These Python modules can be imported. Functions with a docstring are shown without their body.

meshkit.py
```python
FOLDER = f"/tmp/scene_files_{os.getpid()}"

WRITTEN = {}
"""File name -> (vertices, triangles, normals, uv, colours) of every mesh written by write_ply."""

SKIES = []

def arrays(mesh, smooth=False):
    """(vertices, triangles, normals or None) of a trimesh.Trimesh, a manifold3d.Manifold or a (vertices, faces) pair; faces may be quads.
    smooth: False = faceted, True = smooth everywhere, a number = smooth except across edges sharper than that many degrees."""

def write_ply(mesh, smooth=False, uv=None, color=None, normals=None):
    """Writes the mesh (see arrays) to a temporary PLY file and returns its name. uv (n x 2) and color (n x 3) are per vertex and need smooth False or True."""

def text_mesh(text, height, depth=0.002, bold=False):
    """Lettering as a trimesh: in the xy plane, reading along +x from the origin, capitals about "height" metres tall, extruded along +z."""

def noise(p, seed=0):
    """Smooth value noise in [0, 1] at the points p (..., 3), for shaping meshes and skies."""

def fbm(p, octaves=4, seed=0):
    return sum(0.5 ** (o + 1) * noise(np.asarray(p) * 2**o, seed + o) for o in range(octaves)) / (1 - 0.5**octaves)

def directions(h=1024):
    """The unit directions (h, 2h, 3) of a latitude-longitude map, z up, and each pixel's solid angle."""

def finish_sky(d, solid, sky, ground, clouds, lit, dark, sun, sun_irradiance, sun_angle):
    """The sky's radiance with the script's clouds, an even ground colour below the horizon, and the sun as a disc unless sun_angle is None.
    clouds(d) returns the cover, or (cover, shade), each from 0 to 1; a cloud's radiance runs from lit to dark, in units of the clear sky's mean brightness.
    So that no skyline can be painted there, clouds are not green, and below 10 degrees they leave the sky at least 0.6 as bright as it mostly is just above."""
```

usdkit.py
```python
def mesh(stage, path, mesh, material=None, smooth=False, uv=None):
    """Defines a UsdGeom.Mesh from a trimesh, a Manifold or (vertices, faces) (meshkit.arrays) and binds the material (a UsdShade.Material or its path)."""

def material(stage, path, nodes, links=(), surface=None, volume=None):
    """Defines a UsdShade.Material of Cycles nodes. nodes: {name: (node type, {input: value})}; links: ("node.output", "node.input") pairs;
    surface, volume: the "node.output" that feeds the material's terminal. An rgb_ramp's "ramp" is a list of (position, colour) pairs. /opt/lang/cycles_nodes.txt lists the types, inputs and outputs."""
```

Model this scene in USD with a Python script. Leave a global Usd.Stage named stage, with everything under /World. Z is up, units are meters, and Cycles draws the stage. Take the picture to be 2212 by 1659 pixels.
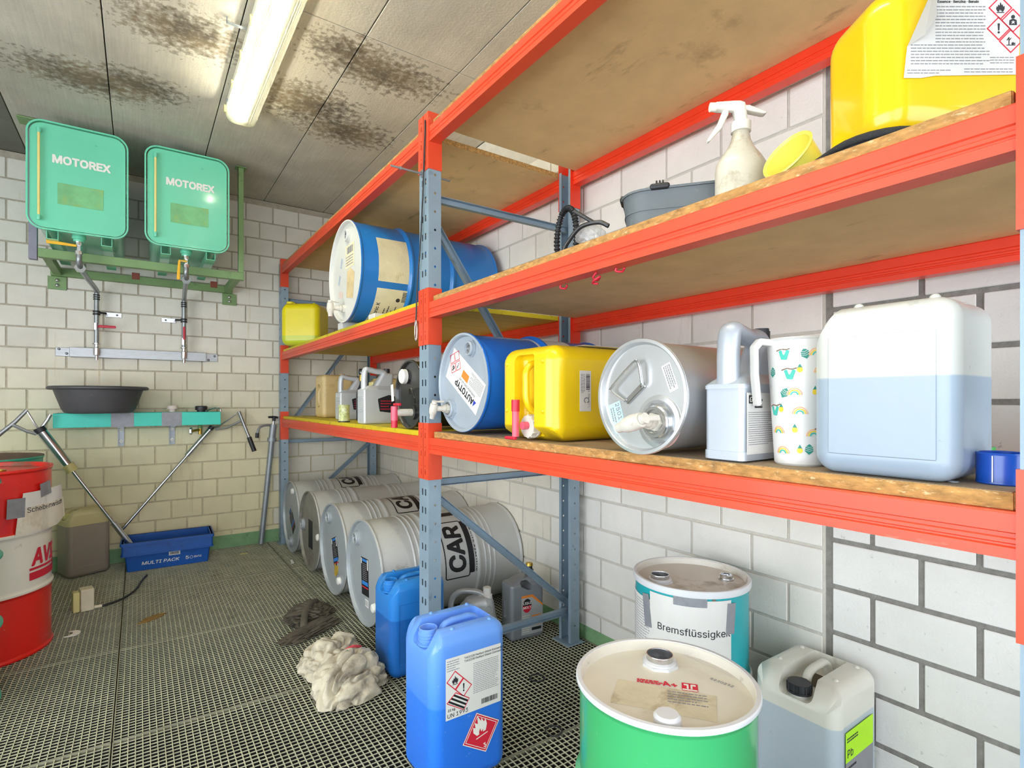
import math, random
import numpy as np, trimesh, usdkit, meshkit
from pxr import Usd, UsdGeom, UsdLux, UsdShade, Gf, Sdf
from manifold3d import Manifold, CrossSection
import shapely.geometry as sg
from shapely import affinity
from shapely.ops import unary_union

stage = Usd.Stage.CreateInMemory()
UsdGeom.SetStageUpAxis(stage, UsdGeom.Tokens.z)
UsdGeom.SetStageMetersPerUnit(stage, 1.0)
UsdGeom.Xform.Define(stage, '/World')
stage.SetDefaultPrim(stage.GetPrimAtPath('/World'))

# ---------------------------------------------------------------- camera, daylight, exposure
EYE = 1.204
cam = UsdGeom.Camera.Define(stage, '/World/camera')
cam.AddTranslateOp().Set(Gf.Vec3d(0, 0, EYE))
cam.AddRotateZOp().Set(-34.79)
cam.AddRotateXOp().Set(90.0)
cam.CreateHorizontalApertureAttr(36.0)
cam.CreateVerticalApertureAttr(36.0 * 1659 / 2212)
cam.CreateFocalLengthAttr(1158.5 / 2212 * 36.0)
cam.CreateVerticalApertureOffsetAttr(35.8 * 36.0 / 2212)
cam.CreateClippingRangeAttr(Gf.Vec2f(0.02, 60))
cam.CreateExposureAttr(0.10)


def rect_light(name, loc, rot, w, h, power, col):
    l = UsdLux.RectLight.Define(stage, '/World/' + name)
    l.AddTranslateOp().Set(Gf.Vec3d(*loc))
    l.AddRotateXYZOp().Set(Gf.Vec3f(*rot))
    l.CreateWidthAttr(w); l.CreateHeightAttr(h)
    l.CreateIntensityAttr(power); l.CreateColorAttr(Gf.Vec3f(*col))
    return l


# daylight through the open roller gate in the left wall; the front light is added even fill behind the camera
rect_light('gate_daylight', (-2.62, 1.0, 1.15), (0, -90, 0), 2.2, 3.4, 2.8, (0.92, 0.97, 1.0))
rect_light('front_daylight', (-0.3, -1.58, 1.25), (90, 0, 0), 3.6, 2.3, 1.0, (0.96, 0.98, 1.0))
dome = UsdLux.DomeLight.Define(stage, '/World/sky')
dome.CreateIntensityAttr(1.0); dome.CreateColorAttr(Gf.Vec3f(0.85, 0.92, 1.0))
LAMP = 80.0

# ---------------------------------------------------------------- helpers
L = '/World/Looks'
UsdGeom.Scope.Define(stage, L)


def C(*c):
    if len(c) == 1:
        h = c[0].lstrip('#'); c = [int(h[i:i + 2], 16) for i in (0, 2, 4)]
    c = np.array(c, float) / 255
    return tuple(np.where(c <= .04045, c / 12.92, ((c + .055) / 1.055) ** 2.4))


def mul(c, k):
    return tuple(min(1.0, x * k) for x in c)


MATS = {}


def mat(name, col, rough=.5, metal=0.0, var=.06, vs=5.0, dirt=None, bump=0.0, bs=60.0, spec=.5, coat=0.0, stretch=(1, 1, 1),
        rnd=0.0, bands=None, axis='z', trans=0.0, translucent=0.0, sss=0.0, wear=None, spots=None):
    """Painted, plastic or metal surface: base colour with mottling, optional patches of dirt (colour, amount, scale), wear (chips),
    colour bands along an axis of the object, fine relief."""
    n = {'tc': ('texture_coordinate', {}), 'mp': ('mapping', {'scale': stretch}), 'p': ('principled_bsdf', {'roughness': rough, 'metallic': metal, 'specular_ior_level': spec, 'coat_weight': coat, 'coat_roughness': .1})}
    l = [('tc.object', 'mp.vector')]
    n['nz'] = ('noise_texture', {'scale': vs, 'detail': 5.0, 'roughness': .6}); l.append(('mp.vector', 'nz.vector'))
    if bands:
        n['sx'] = ('separate_xyz', {}); l.append(('tc.object', 'sx.vector'))
        lo, hi = bands[0][0], bands[-1][0]
        n['mr'] = ('map_range', {'from_min': lo, 'from_max': hi, 'clamp': True}); l.append(('sx.' + axis, 'mr.value'))
        st = [((z - lo) / (hi - lo), c) for z, c in bands]
        n['br'] = ('rgb_ramp', {'ramp': st}); l.append(('mr.result', 'br.fac'))
        n['va'] = ('rgb_ramp', {'ramp': [(.25, (1 - var * 1.6,) * 3), (.75, (1 + var,) * 3)]}); l.append(('nz.fac', 'va.fac'))
        n['mb'] = ('mix_color', {'blend_type': 'multiply', 'fac': 1.0}); l += [('br.color', 'mb.a'), ('va.color', 'mb.b')]
        out = 'mb.result'
    else:
        n['ra'] = ('rgb_ramp', {'ramp': [(.28, mul(col, 1 - var * 1.6)), (.72, mul(col, 1 + var))]}); l.append(('nz.fac', 'ra.fac'))
        out = 'ra.color'
    if rnd:
        n['oi'] = ('object_info', {})
        n['rr'] = ('rgb_ramp', {'ramp': [(0, (1 - rnd,) * 3), (.5, (1, 1, 1 - rnd * .3)), (1, (1 + rnd * .5,) * 3)]}); l.append(('oi.random', 'rr.fac'))
        n['rm'] = ('mix_color', {'blend_type': 'multiply', 'fac': 1.0}); l += [(out, 'rm.a'), ('rr.color', 'rm.b')]
        out = 'rm.result'
    k = 0
    for d in ([dirt] if dirt and not isinstance(dirt, list) else dirt or []):
        dc, amt, ds = d[:3]; dst = d[3] if len(d) > 3 else (1, 1, 1); sharp = d[4] if len(d) > 4 else .16
        a = f'd{k}'; k += 1
        n[a + 'm'] = ('mapping', {'scale': dst, 'location': (k * 3.7, k * 1.3, k * 2.1)}); l.append(('tc.object', a + 'm.vector'))
        n[a + 'n'] = ('noise_texture', {'scale': ds, 'detail': 7.0, 'roughness': .68}); l.append((a + 'm.vector', a + 'n.vector'))
        t = .74 - amt * .4
        n[a + 'r'] = ('rgb_ramp', {'ramp': [(t - sharp / 2, (0, 0, 0)), (t + sharp / 2, (.85, .85, .85))]}); l.append((a + 'n.fac', a + 'r.fac'))
        n[a + 'x'] = ('mix_color', {'b': dc}); l += [(a + 'r.color', a + 'x.fac'), (out, a + 'x.a')]
        out = a + 'x.result'
    l.append((out, 'p.base_color'))
    if bump:
        n['bn'] = ('noise_texture', {'scale': bs, 'detail': 4.0}); l.append(('mp.vector', 'bn.vector'))
        n['bu'] = ('bump', {'strength': bump, 'distance': .004}); l += [('bn.fac', 'bu.height'), ('bu.normal', 'p.normal')]
    if trans:
        n['p'][1]['transmission_weight'] = trans
    if sss:
        n['p'][1].update({'subsurface_weight': sss, 'subsurface_scale': .02, 'subsurface_radius': (1, .9, .8)})
    surf = 'p.BSDF'
    if translucent:
        n['tl'] = ('translucent_bsdf', {}); l.append((out, 'tl.color'))
        n['mx'] = ('mix_closure', {'fac': translucent}); l += [('p.BSDF', 'mx.closure1'), ('tl.BSDF', 'mx.closure2')]
        surf = 'mx.closure'
    MATS[name] = usdkit.material(stage, f'{L}/{name}', n, l, surface=surf)
    return MATS[name]


def safe(path_parent, name):
    p = f'{path_parent}/{name}'; i = 0
    while stage.GetPrimAtPath(p):
        i += 1; p = f'{path_parent}/{name}_{i:03d}'
    return p


def tags(prim, label=None, cat=None, group=None, kind=None):
    for k, v in (('label', label), ('category', cat), ('group', group), ('kind', kind)):
        if v: prim.SetCustomDataByKey(k, v)


def va(m):
    v, f, _ = meshkit.arrays(m)
    return np.asarray(v, float), np.asarray(f)


def tm(m):
    v, f = va(m)
    return trimesh.Trimesh(v, f, process=False)


def cat(*ms):
    ms = [tm(m) for m in (ms[0] if len(ms) == 1 and isinstance(ms[0], (list, tuple)) else ms)]
    return trimesh.util.concatenate(ms)


def frame(o, x, y):
    """4x4 with columns x, y, x cross y and origin o."""
    x = np.array(x, float); x /= np.linalg.norm(x); y = np.array(y, float); y -= x * (x @ y); y /= np.linalg.norm(y)
    M = np.eye(4); M[:3, 0], M[:3, 1], M[:3, 2], M[:3, 3] = x, y, np.cross(x, y), o
    return M


def mv(m, M=None, t=None):
    v, f = va(m)
    if M is not None: v = v @ np.asarray(M)[:3, :3].T + np.asarray(M)[:3, 3]
    if t is not None: v = v + np.asarray(t)
    return trimesh.Trimesh(v, f, process=False)


def rot(axis, deg):
    return trimesh.transformations.rotation_matrix(math.radians(deg), axis)


class Thing:
    def __init__(s, name, label=None, cat=None, group=None, kind=None, loc=(0, 0, 0), rz=0, pre=None):
        s.path = safe('/World', name); s.pre = pre
        x = UsdGeom.Xform.Define(stage, s.path)
        if any(loc): x.AddTranslateOp().Set(Gf.Vec3d(*map(float, loc)))
        if rz: x.AddRotateZOp().Set(float(rz))
        tags(x.GetPrim(), label, cat, group, kind)

    def add(s, name, mesh, m, parent=None, smooth=30, label=None, kind=None):
        p = safe(parent or s.path, name)
        if s.pre is not None: mesh = mv(mesh, s.pre)
        g = usdkit.mesh(stage, p, mesh, MATS[m] if isinstance(m, str) else m, smooth=smooth)
        tags(g.GetPrim(), label, None, None, kind)
        return p


def single(name, mesh, m, label=None, cat_=None, group=None, kind=None, smooth=30):
    p = safe('/World', name)
    g = usdkit.mesh(stage, p, mesh, MATS[m], smooth=smooth)
    tags(g.GetPrim(), label, cat_, group, kind)
    return p


def copy_of(path, name, label, cat_, group=None, loc=(0, 0, 0), rz=0):
    p = safe('/World', name)
    x = UsdGeom.Xform.Define(stage, p)
    x.GetPrim().GetReferences().AddInternalReference(path)
    x.ClearXformOpOrder()
    x.AddTranslateOp().Set(Gf.Vec3d(*map(float, loc))); x.AddRotateZOp().Set(float(rz))
    x.GetPrim().SetInstanceable(True)
    tags(x.GetPrim(), label, cat_, group)
    return p


def box(x0, x1, y0, y1, z0, z1):
    return Manifold.cube((x1 - x0, y1 - y0, z1 - z0)).translate((x0, y0, z0))


def rbox(sx, sy, sz, r, n=20, c=(0, 0, 0)):
    """Box with rounded edges, centred at c."""
    s = Manifold.sphere(r, n)
    pts = [s.translate((a * (sx / 2 - r) + c[0], b * (sy / 2 - r) + c[1], d * (sz / 2 - r) + c[2])) for a in (-1, 1) for b in (-1, 1) for d in (-1, 1)]
    return Manifold.batch_hull(pts)


def slab(sx, sy, sz, r, c=(0, 0, 0), n=24):
    """Plate with rounded corners in plan, centred at c in plan, from c.z up."""
    return CrossSection.square((sx - 2 * r, sy - 2 * r), True).offset(r, circular_segments=n).extrude(sz).translate(c)


def bbox(x0, x1, y0, y1, z0, z1, b=.002):
    """Box with chamfered edges."""
    c = [(x0 + x1) / 2, (y0 + y1) / 2, (z0 + z1) / 2]; h = [(x1 - x0) / 2, (y1 - y0) / 2, (z1 - z0) / 2]
    P = []
    for k in range(3):
        for i in np.ndindex(2, 2, 2):
            P.append([c[a] + (2 * i[a] - 1) * (h[a] if a == k else h[a] - b) for a in range(3)])
    return Manifold.hull_points(P)


def cyl(r, h, seg=32, r2=None):
    return Manifold.cylinder(h, r, r if r2 is None else r2, seg)


def lathe(prof, seg=64):
    """Surface of revolution about z of an open profile [(r, z), ...] running so that the outside is on its right."""
    V, F, rings = [], [], []
    for r, z in prof:
        if r < 1e-6:
            rings.append([len(V)]); V.append((0, 0, z))
        else:
            rings.append(list(range(len(V), len(V) + seg)))
            V += [(r * math.cos(2 * math.pi * k / seg), r * math.sin(2 * math.pi * k / seg), z) for k in range(seg)]
    for a, b in zip(rings, rings[1:]):
        for k in range(seg):
            k2 = (k + 1) % seg
            if len(a) == 1 and len(b) == 1: continue
            if len(a) == 1: F.append((a[0], b[k2], b[k]))
            elif len(b) == 1: F.append((a[k], a[k2], b[0]))
            else: F += [(a[k], a[k2], b[k2]), (a[k], b[k2], b[k])]
    return trimesh.Trimesh(np.array(V, float), np.array(F), process=False)


def tube(pts, r, seg=10, closed=False):
    P = np.array(pts, float); n = len(P)
    R = np.full(n, r, float) if np.ndim(r) == 0 else np.array(r, float)
    T = np.roll(P, -1, 0) - np.roll(P, 1, 0) if closed else np.gradient(P, axis=0)
    T /= np.linalg.norm(T, axis=1, keepdims=True) + 1e-12
    u = np.cross(T[0], [0, 0, 1.0]);
    if np.linalg.norm(u) < 1e-3: u = np.cross(T[0], [1.0, 0, 0])
    V = []
    for i in range(n):
        u = u - T[i] * (u @ T[i]); u /= np.linalg.norm(u); w = np.cross(T[i], u)
        a = np.linspace(0, 2 * np.pi, seg, endpoint=False)
        V.append(P[i] + R[i] * (np.outer(np.cos(a), u) + np.outer(np.sin(a), w)))
    F = []
    m = n if closed else n - 1
    for i in range(m):
        j = (i + 1) % n
        for k in range(seg):
            k2 = (k + 1) % seg
            F += [(i * seg + k, i * seg + k2, j * seg + k2), (i * seg + k, j * seg + k2, j * seg + k)]
    V = np.vstack(V)
    if not closed:
        c0, c1 = len(V), len(V) + 1
        V = np.vstack([V, P[0], P[-1]])
        for k in range(seg):
            k2 = (k + 1) % seg
            F += [(c0, k2, k), (c1, (n - 1) * seg + k, (n - 1) * seg + k2)]
    return trimesh.Trimesh(V, np.array(F), process=False)


def curve(pts, n=8):
    """Catmull-Rom through the points."""
    P = np.array(pts, float); P = np.vstack([2 * P[0] - P[1], P, 2 * P[-1] - P[-2]]); out = []
    for i in range(1, len(P) - 2):
        for t in np.linspace(0, 1, n, endpoint=False):
            a, b, c, d = P[i - 1:i + 3]
            out.append(.5 * (2 * b + (c - a) * t + (2 * a - 5 * b + 4 * c - d) * t * t + (3 * b - a - 3 * c + d) * t ** 3))
    return np.array(out + [P[-2]])


def poly(p, h=.0006, z=0.0):
    """Flat piece from a shapely shape, thickness h, its back at height z."""
    gs = [g for g in getattr(p, 'geoms', [p]) if g.geom_type == 'Polygon' and g.area > 1e-9]
    return cat([mv(trimesh.creation.extrude_polygon(g, h, engine='earcut'), t=(0, 0, z)) for g in gs])


def rect(x0, y0, x1, y1):
    return sg.box(min(x0, x1), min(y0, y1), max(x0, x1), max(y0, y1))


def txt(s, h, x=0, y=0, bold=False, z=.0008, d=.0004, align='l', slant=0, wide=1.0, ang=0, heavy=0):
    m = tm(meshkit.text_mesh(s, h, d, bold))
    if heavy:
        up = m.triangles[(m.face_normals[:, 2] > .9)][:, :, :2]
        m = poly(unary_union([sg.Polygon(q) for q in up]).buffer(h * .012).buffer(heavy * h - h * .012, join_style=2), d)
    v = m.vertices.copy()
    v[:, 0] *= wide; v[:, 0] += slant * v[:, 1]
    w = v[:, 0].max()
    v[:, 0] -= {'l': 0, 'c': w / 2, 'r': w}[align]
    if ang:
        a = math.radians(ang); v[:, :2] = v[:, :2] @ np.array([[math.cos(a), math.sin(a)], [-math.sin(a), math.cos(a)]])
    v[:, 0] += x; v[:, 1] += y; v[:, 2] += z
    return trimesh.Trimesh(v, m.faces, process=False)


def fine(x0, y0, x1, y1, n, seed=0, fill=.45, ragged=.25, word=.012):
    """n lines of small print between the corners, each line a row of little word bars."""
    R = random.Random(seed); out = []; dy = (y1 - y0) / n
    for i in range(n):
        y = y1 - (i + .5) * dy; x = x0; end = x1 - (x1 - x0) * ragged * R.random() * (1 if R.random() < .5 else .15)
        while x < end - word * .3:
            w = word * (.5 + R.random()); out.append(rect(x, y - dy * fill / 2, min(x + w, end), y + dy * fill / 2)); x += w + word * .22
    return poly(sg.MultiPolygon(out), .0003, .0008)


def barcode(x0, y0, w, h, seed=1, n=26):
    R = random.Random(seed); x = x0; out = []
    while x < x0 + w:
        a = w / n * (.35 + R.random() * .8); out.append(rect(x, y0, min(x + a, x0 + w), y0 + h)); x += a + w / n * (.3 + .5 * R.random())
    return poly(sg.MultiPolygon(out), .0003, .0008)


def refine(m, e):
    v, f = trimesh.remesh.subdivide_to_size(np.asarray(m.vertices), np.asarray(m.faces), e, max_iter=12)
    return trimesh.Trimesh(v, f, process=False)


def wrap(m, R, ang, z, e=.02):
    """Bend a flat piece (x right, y up, z out) round a cylinder about z: its x = 0 comes at the angle ang (degrees), y = 0 at height z."""
    m = refine(tm(m), e); v = m.vertices; a = math.radians(ang) + v[:, 0] / R; r = R + v[:, 2]
    return trimesh.Trimesh(np.stack([r * np.cos(a), r * np.sin(a), z + v[:, 1]], 1), m.faces, process=False)


FLAME = sg.Polygon([(-.22, -.3), (-.34, -.1), (-.3, .1), (-.2, .02), (-.18, .25), (-.06, .12), (0, .45), (.1, .16), (.16, .28), (.22, .06), (.32, .14), (.33, -.08), (.22, -.3), (.1, -.3), (.14, -.14), (.02, -.24), (0, -.05), (-.1, -.2), (-.12, -.3)]).buffer(.012)
SYM = {
    'flame': [FLAME, rect(-.3, -.42, .3, -.36)],
    'bang': [sg.Polygon([(-.09, .42), (.09, .42), (.045, -.16), (-.045, -.16)]), sg.Point(0, -.32).buffer(.09)],
    'burst': [sg.Point(0, .3).buffer(.16), sg.Polygon([(-.32, -.38), (-.3, .02), (-.1, .12), (.1, .12), (.3, .02), (.32, -.38)]).difference(sg.Polygon([(0, .08), (.05, -.08), (.2, -.06), (.09, -.16), (.16, -.32), (0, -.22), (-.16, -.32), (-.09, -.16), (-.2, -.06), (-.05, -.08)]))],
    'env': [rect(-.36, -.36, .36, -.3), sg.LineString([(-.15, -.33), (-.15, .3), (-.3, .1)]).buffer(.035), sg.LineString([(-.15, .05), (.02, .25)]).buffer(.03), sg.Point(.17, -.2).buffer(.11), sg.Polygon([(.26, -.2), (.36, -.1), (.36, -.3)])],
}


def ghs(kind, s, x, y):
    """Hazard diamond with half diagonal s at (x, y): (red frame, white field, black symbol)."""
    d = lambda k: sg.Polygon([(x, y + k), (x + k, y), (x, y - k), (x - k, y)])
    fr = poly(d(s).difference(d(s * .87)), .0003, .0008); wh = poly(d(s * .87), .0002, .0007)
    sy = unary_union([affinity.translate(affinity.scale(g, s * 1.0, s * 1.0, origin=(0, 0)), x, y) for g in SYM[kind]])
    return fr, wh, poly(sy, .0003, .001)


def decal(t, M, items, parent=None, e=None):
    """Put flat pieces on a thing: items = [(name, mesh, material)], the first one the sheet and the rest printed on it.
    M is a 4x4 frame or a function that maps the flat mesh."""
    f = M if callable(M) else (lambda m: mv(m, M))
    sheet = t.add(items[0][0], f(items[0][1]), items[0][2], parent=parent, smooth=False)
    for nm, me, ma in items[1:]:
        t.add(nm, f(me), ma, parent=sheet if parent is None else parent, smooth=False, kind=None if nm in ('paper_sign', 'tape', 'logo_mark', 'logo_block', 'logo_oval') else 'stuff')
    return sheet


def clamp_poly(pts):
    return sg.Polygon(pts)

# ================================================================ the room
mat('mortar', C('#c3bcae'), .95, var=.12, vs=30, bump=.5, bs=220, bands=[(0, C('#cfc39f')), (1.0, C('#c9bfa2')), (1.6, C('#b9b09f')), (2.9, C('#b0a797'))])
mat('mortar_dark', C('#8d8a84'), .95, var=.15, vs=40, bump=.6, bs=260)
mat('block_white', C('#e6e1d6'), .8, var=.04, vs=6, rnd=.05, bump=.35, bs=120, dirt=[(C('#c4b9a6'), .07, 5, (1, 1, .3)), (C('#8f8474'), .02, 90)], bands=[(0, C('#e8dfc2')), (.9, C('#e6dfc8')), (1.7, C('#e4dfd4')), (2.9, C('#dcd7cf'))])
mat('block_white_right', C('#e6e3dc'), .8, var=.04, vs=6, rnd=.05, bump=.35, bs=120, dirt=[(C('#c4bbac'), .07, 5, (1, 1, .3)), (C('#8f8474'), .03, 90)])
mat('block_cream', C('#e9dfbb'), .8, var=.05, vs=6, rnd=.05, bump=.4, bs=110, dirt=[(C('#c3ae7c'), .12, 16, (1, 1, .06)), (C('#6f6553'), .03, 80)], bands=[(0, C('#e8dcb4')), (.9, C('#e8dfbd')), (1.7, C('#e4dfd4')), (2.9, C('#dcd7cf'))])
mat('block_grey', C('#e3e2de'), .8, var=.04, vs=5, rnd=.04, bump=.3, bs=130, dirt=[(C('#7d7770'), .05, 42), (C('#b8b0a2'), .12, 4, (1, 1, .35))])
mat('block_streak', C('#e2dccd'), .8, var=.05, vs=6, rnd=.05, bump=.4, bs=110, dirt=[(C('#7a6f63'), .13, 26, (1, 1, .05)), (C('#a79baa'), .03, 3)])
mat('green_paint_band', C('#7fa878'), .6, var=.08, vs=20, dirt=(C('#5d6b52'), .2, 14))
mat('pit', C('#1c1d20'), .9, var=.3, vs=3)
mat('galvanised', C('#c9c8aa'), .5, .2, var=.12, vs=9, dirt=[(C('#8a8772'), .14, 1.6), (C('#9a9070'), .12, 6)])
mat('grating_rim', C('#9c9a84'), .6, .2, var=.15, vs=9)
mat('grating_side', C('#302e2d'), .75, .1, var=.3, vs=6)


def joints(a, b, pitch, first):
    """Block edges along a course between a and b."""
    k = math.floor((a - first) / pitch); xs = [a]
    while first + k * pitch < b - .03:
        x = first + k * pitch
        if x > a + .03: xs.append(x)
        k += 1
    return xs + [b]


RB = random.Random(5)


def wall(t, along, plane, normal, a, b, z_list, pitch, firsts, gap, depth, mfun, visible=lambda c, z: True):
    """Courses of separate blocks: along = 0 (x) or 1 (y), standing proud of the plane towards normal."""
    for k in range(len(z_list) - 1):
        z0, z1 = z_list[k], z_list[k + 1]
        xs = joints(a, b, pitch, firsts[k % 2])
        for x0, x1 in zip(xs, xs[1:]):
            if not visible((x0 + x1) / 2, (z0 + z1) / 2): continue
            d = depth * (.75 + .5 * RB.random())
            p0, p1 = sorted((plane, plane + normal * d))
            e = [x0 + gap / 2 + RB.uniform(-.001, .001), x1 - gap / 2 + RB.uniform(-.001, .001)]
            bxx = bbox(e[0], e[1], p0, p1, z0 + gap / 2, z1 - gap / 2, .0022) if along == 0 else bbox(p0, p1, e[0], e[1], z0 + gap / 2, z1 - gap / 2, .0022)
            t.add('block', bxx, mfun((x0 + x1) / 2, (z0 + z1) / 2), smooth=False)


YB, XR, ZC = 4.94, 1.86, 2.898
wb = Thing('wall_back', kind='structure')
wb.add('mortar_bed', box(-1.1, XR + .05, YB, YB + .15, -.15, ZC), 'mortar', smooth=False)
zb = [k * .1428 for k in range(21)]
wall(wb, 0, YB, -1, -.98, XR, zb, .2098, (-.635, -.740), .010, .005,
     lambda x, z: ('block_streak' if x > .95 and z < 1.3 else 'block_cream'), lambda x, z: x > -.97)

wr = Thing('wall_right', kind='structure')
wr.add('mortar_bed', box(XR, XR + .15, -1.6, YB + .15, -.15, ZC), 'mortar_dark', smooth=False)
mat('mortar_painted', C('#cdc8be'), .9, var=.06, vs=30, bump=.5, bs=220)
wr.add('mortar_skim', box(XR - .002, XR, .862, YB, 0, ZC), 'mortar_painted', smooth=False)
zr = [k * .1432 for k in range(21)]
wall(wr, 1, XR - .002, -1, .866, YB - .006, zr, .2625, (1.119, .984), .010, .005, lambda y, z: 'block_streak' if (z < 1.2 and y > 2.4) else 'block_white_right',
     lambda y, z: (z < 2.62) and not (y > 4.5 and z > 2.4))
zn = [k * .15 for k in range(20)]
wall(wr, 1, XR, -1, -.04, .846, zn, .258, (.597, .466), .015, .006, lambda y, z: 'block_grey', lambda y, z: y > .05)
# the painted band at the foot of both walls
single('baseboard_back', box(-1.0, XR - .02, YB - .0085, YB - .006, 0, .105), 'green_paint_band', kind='structure', smooth=False)
single('baseboard_right', box(XR - .0105, XR - .008, .87, YB - .01, 0, .068), 'green_paint_band', kind='structure', smooth=False)

# the rest of the room, mostly outside the picture
mat('plaster', C('#dcd8cc'), .85, var=.05)
wl = Thing('wall_left', kind='structure')
wl.add('pier', box(-2.85, -2.7, 2.75, YB + .15, -.15, ZC), 'plaster', smooth=False)
wl.add('lintel', box(-2.85, -2.7, -1.6, 2.75, 2.3, ZC), 'plaster', smooth=False)
wb.add('return_block', box(-2.85, -1.1, YB, YB + .15, -.15, ZC), 'plaster', smooth=False)
single('wall_front', cat(box(-2.85, XR + .15, -1.75, -1.6, 2.45, ZC), box(1.6, XR + .15, -1.75, -1.6, -.15, 2.45)), 'plaster', kind='structure', smooth=False)

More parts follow.
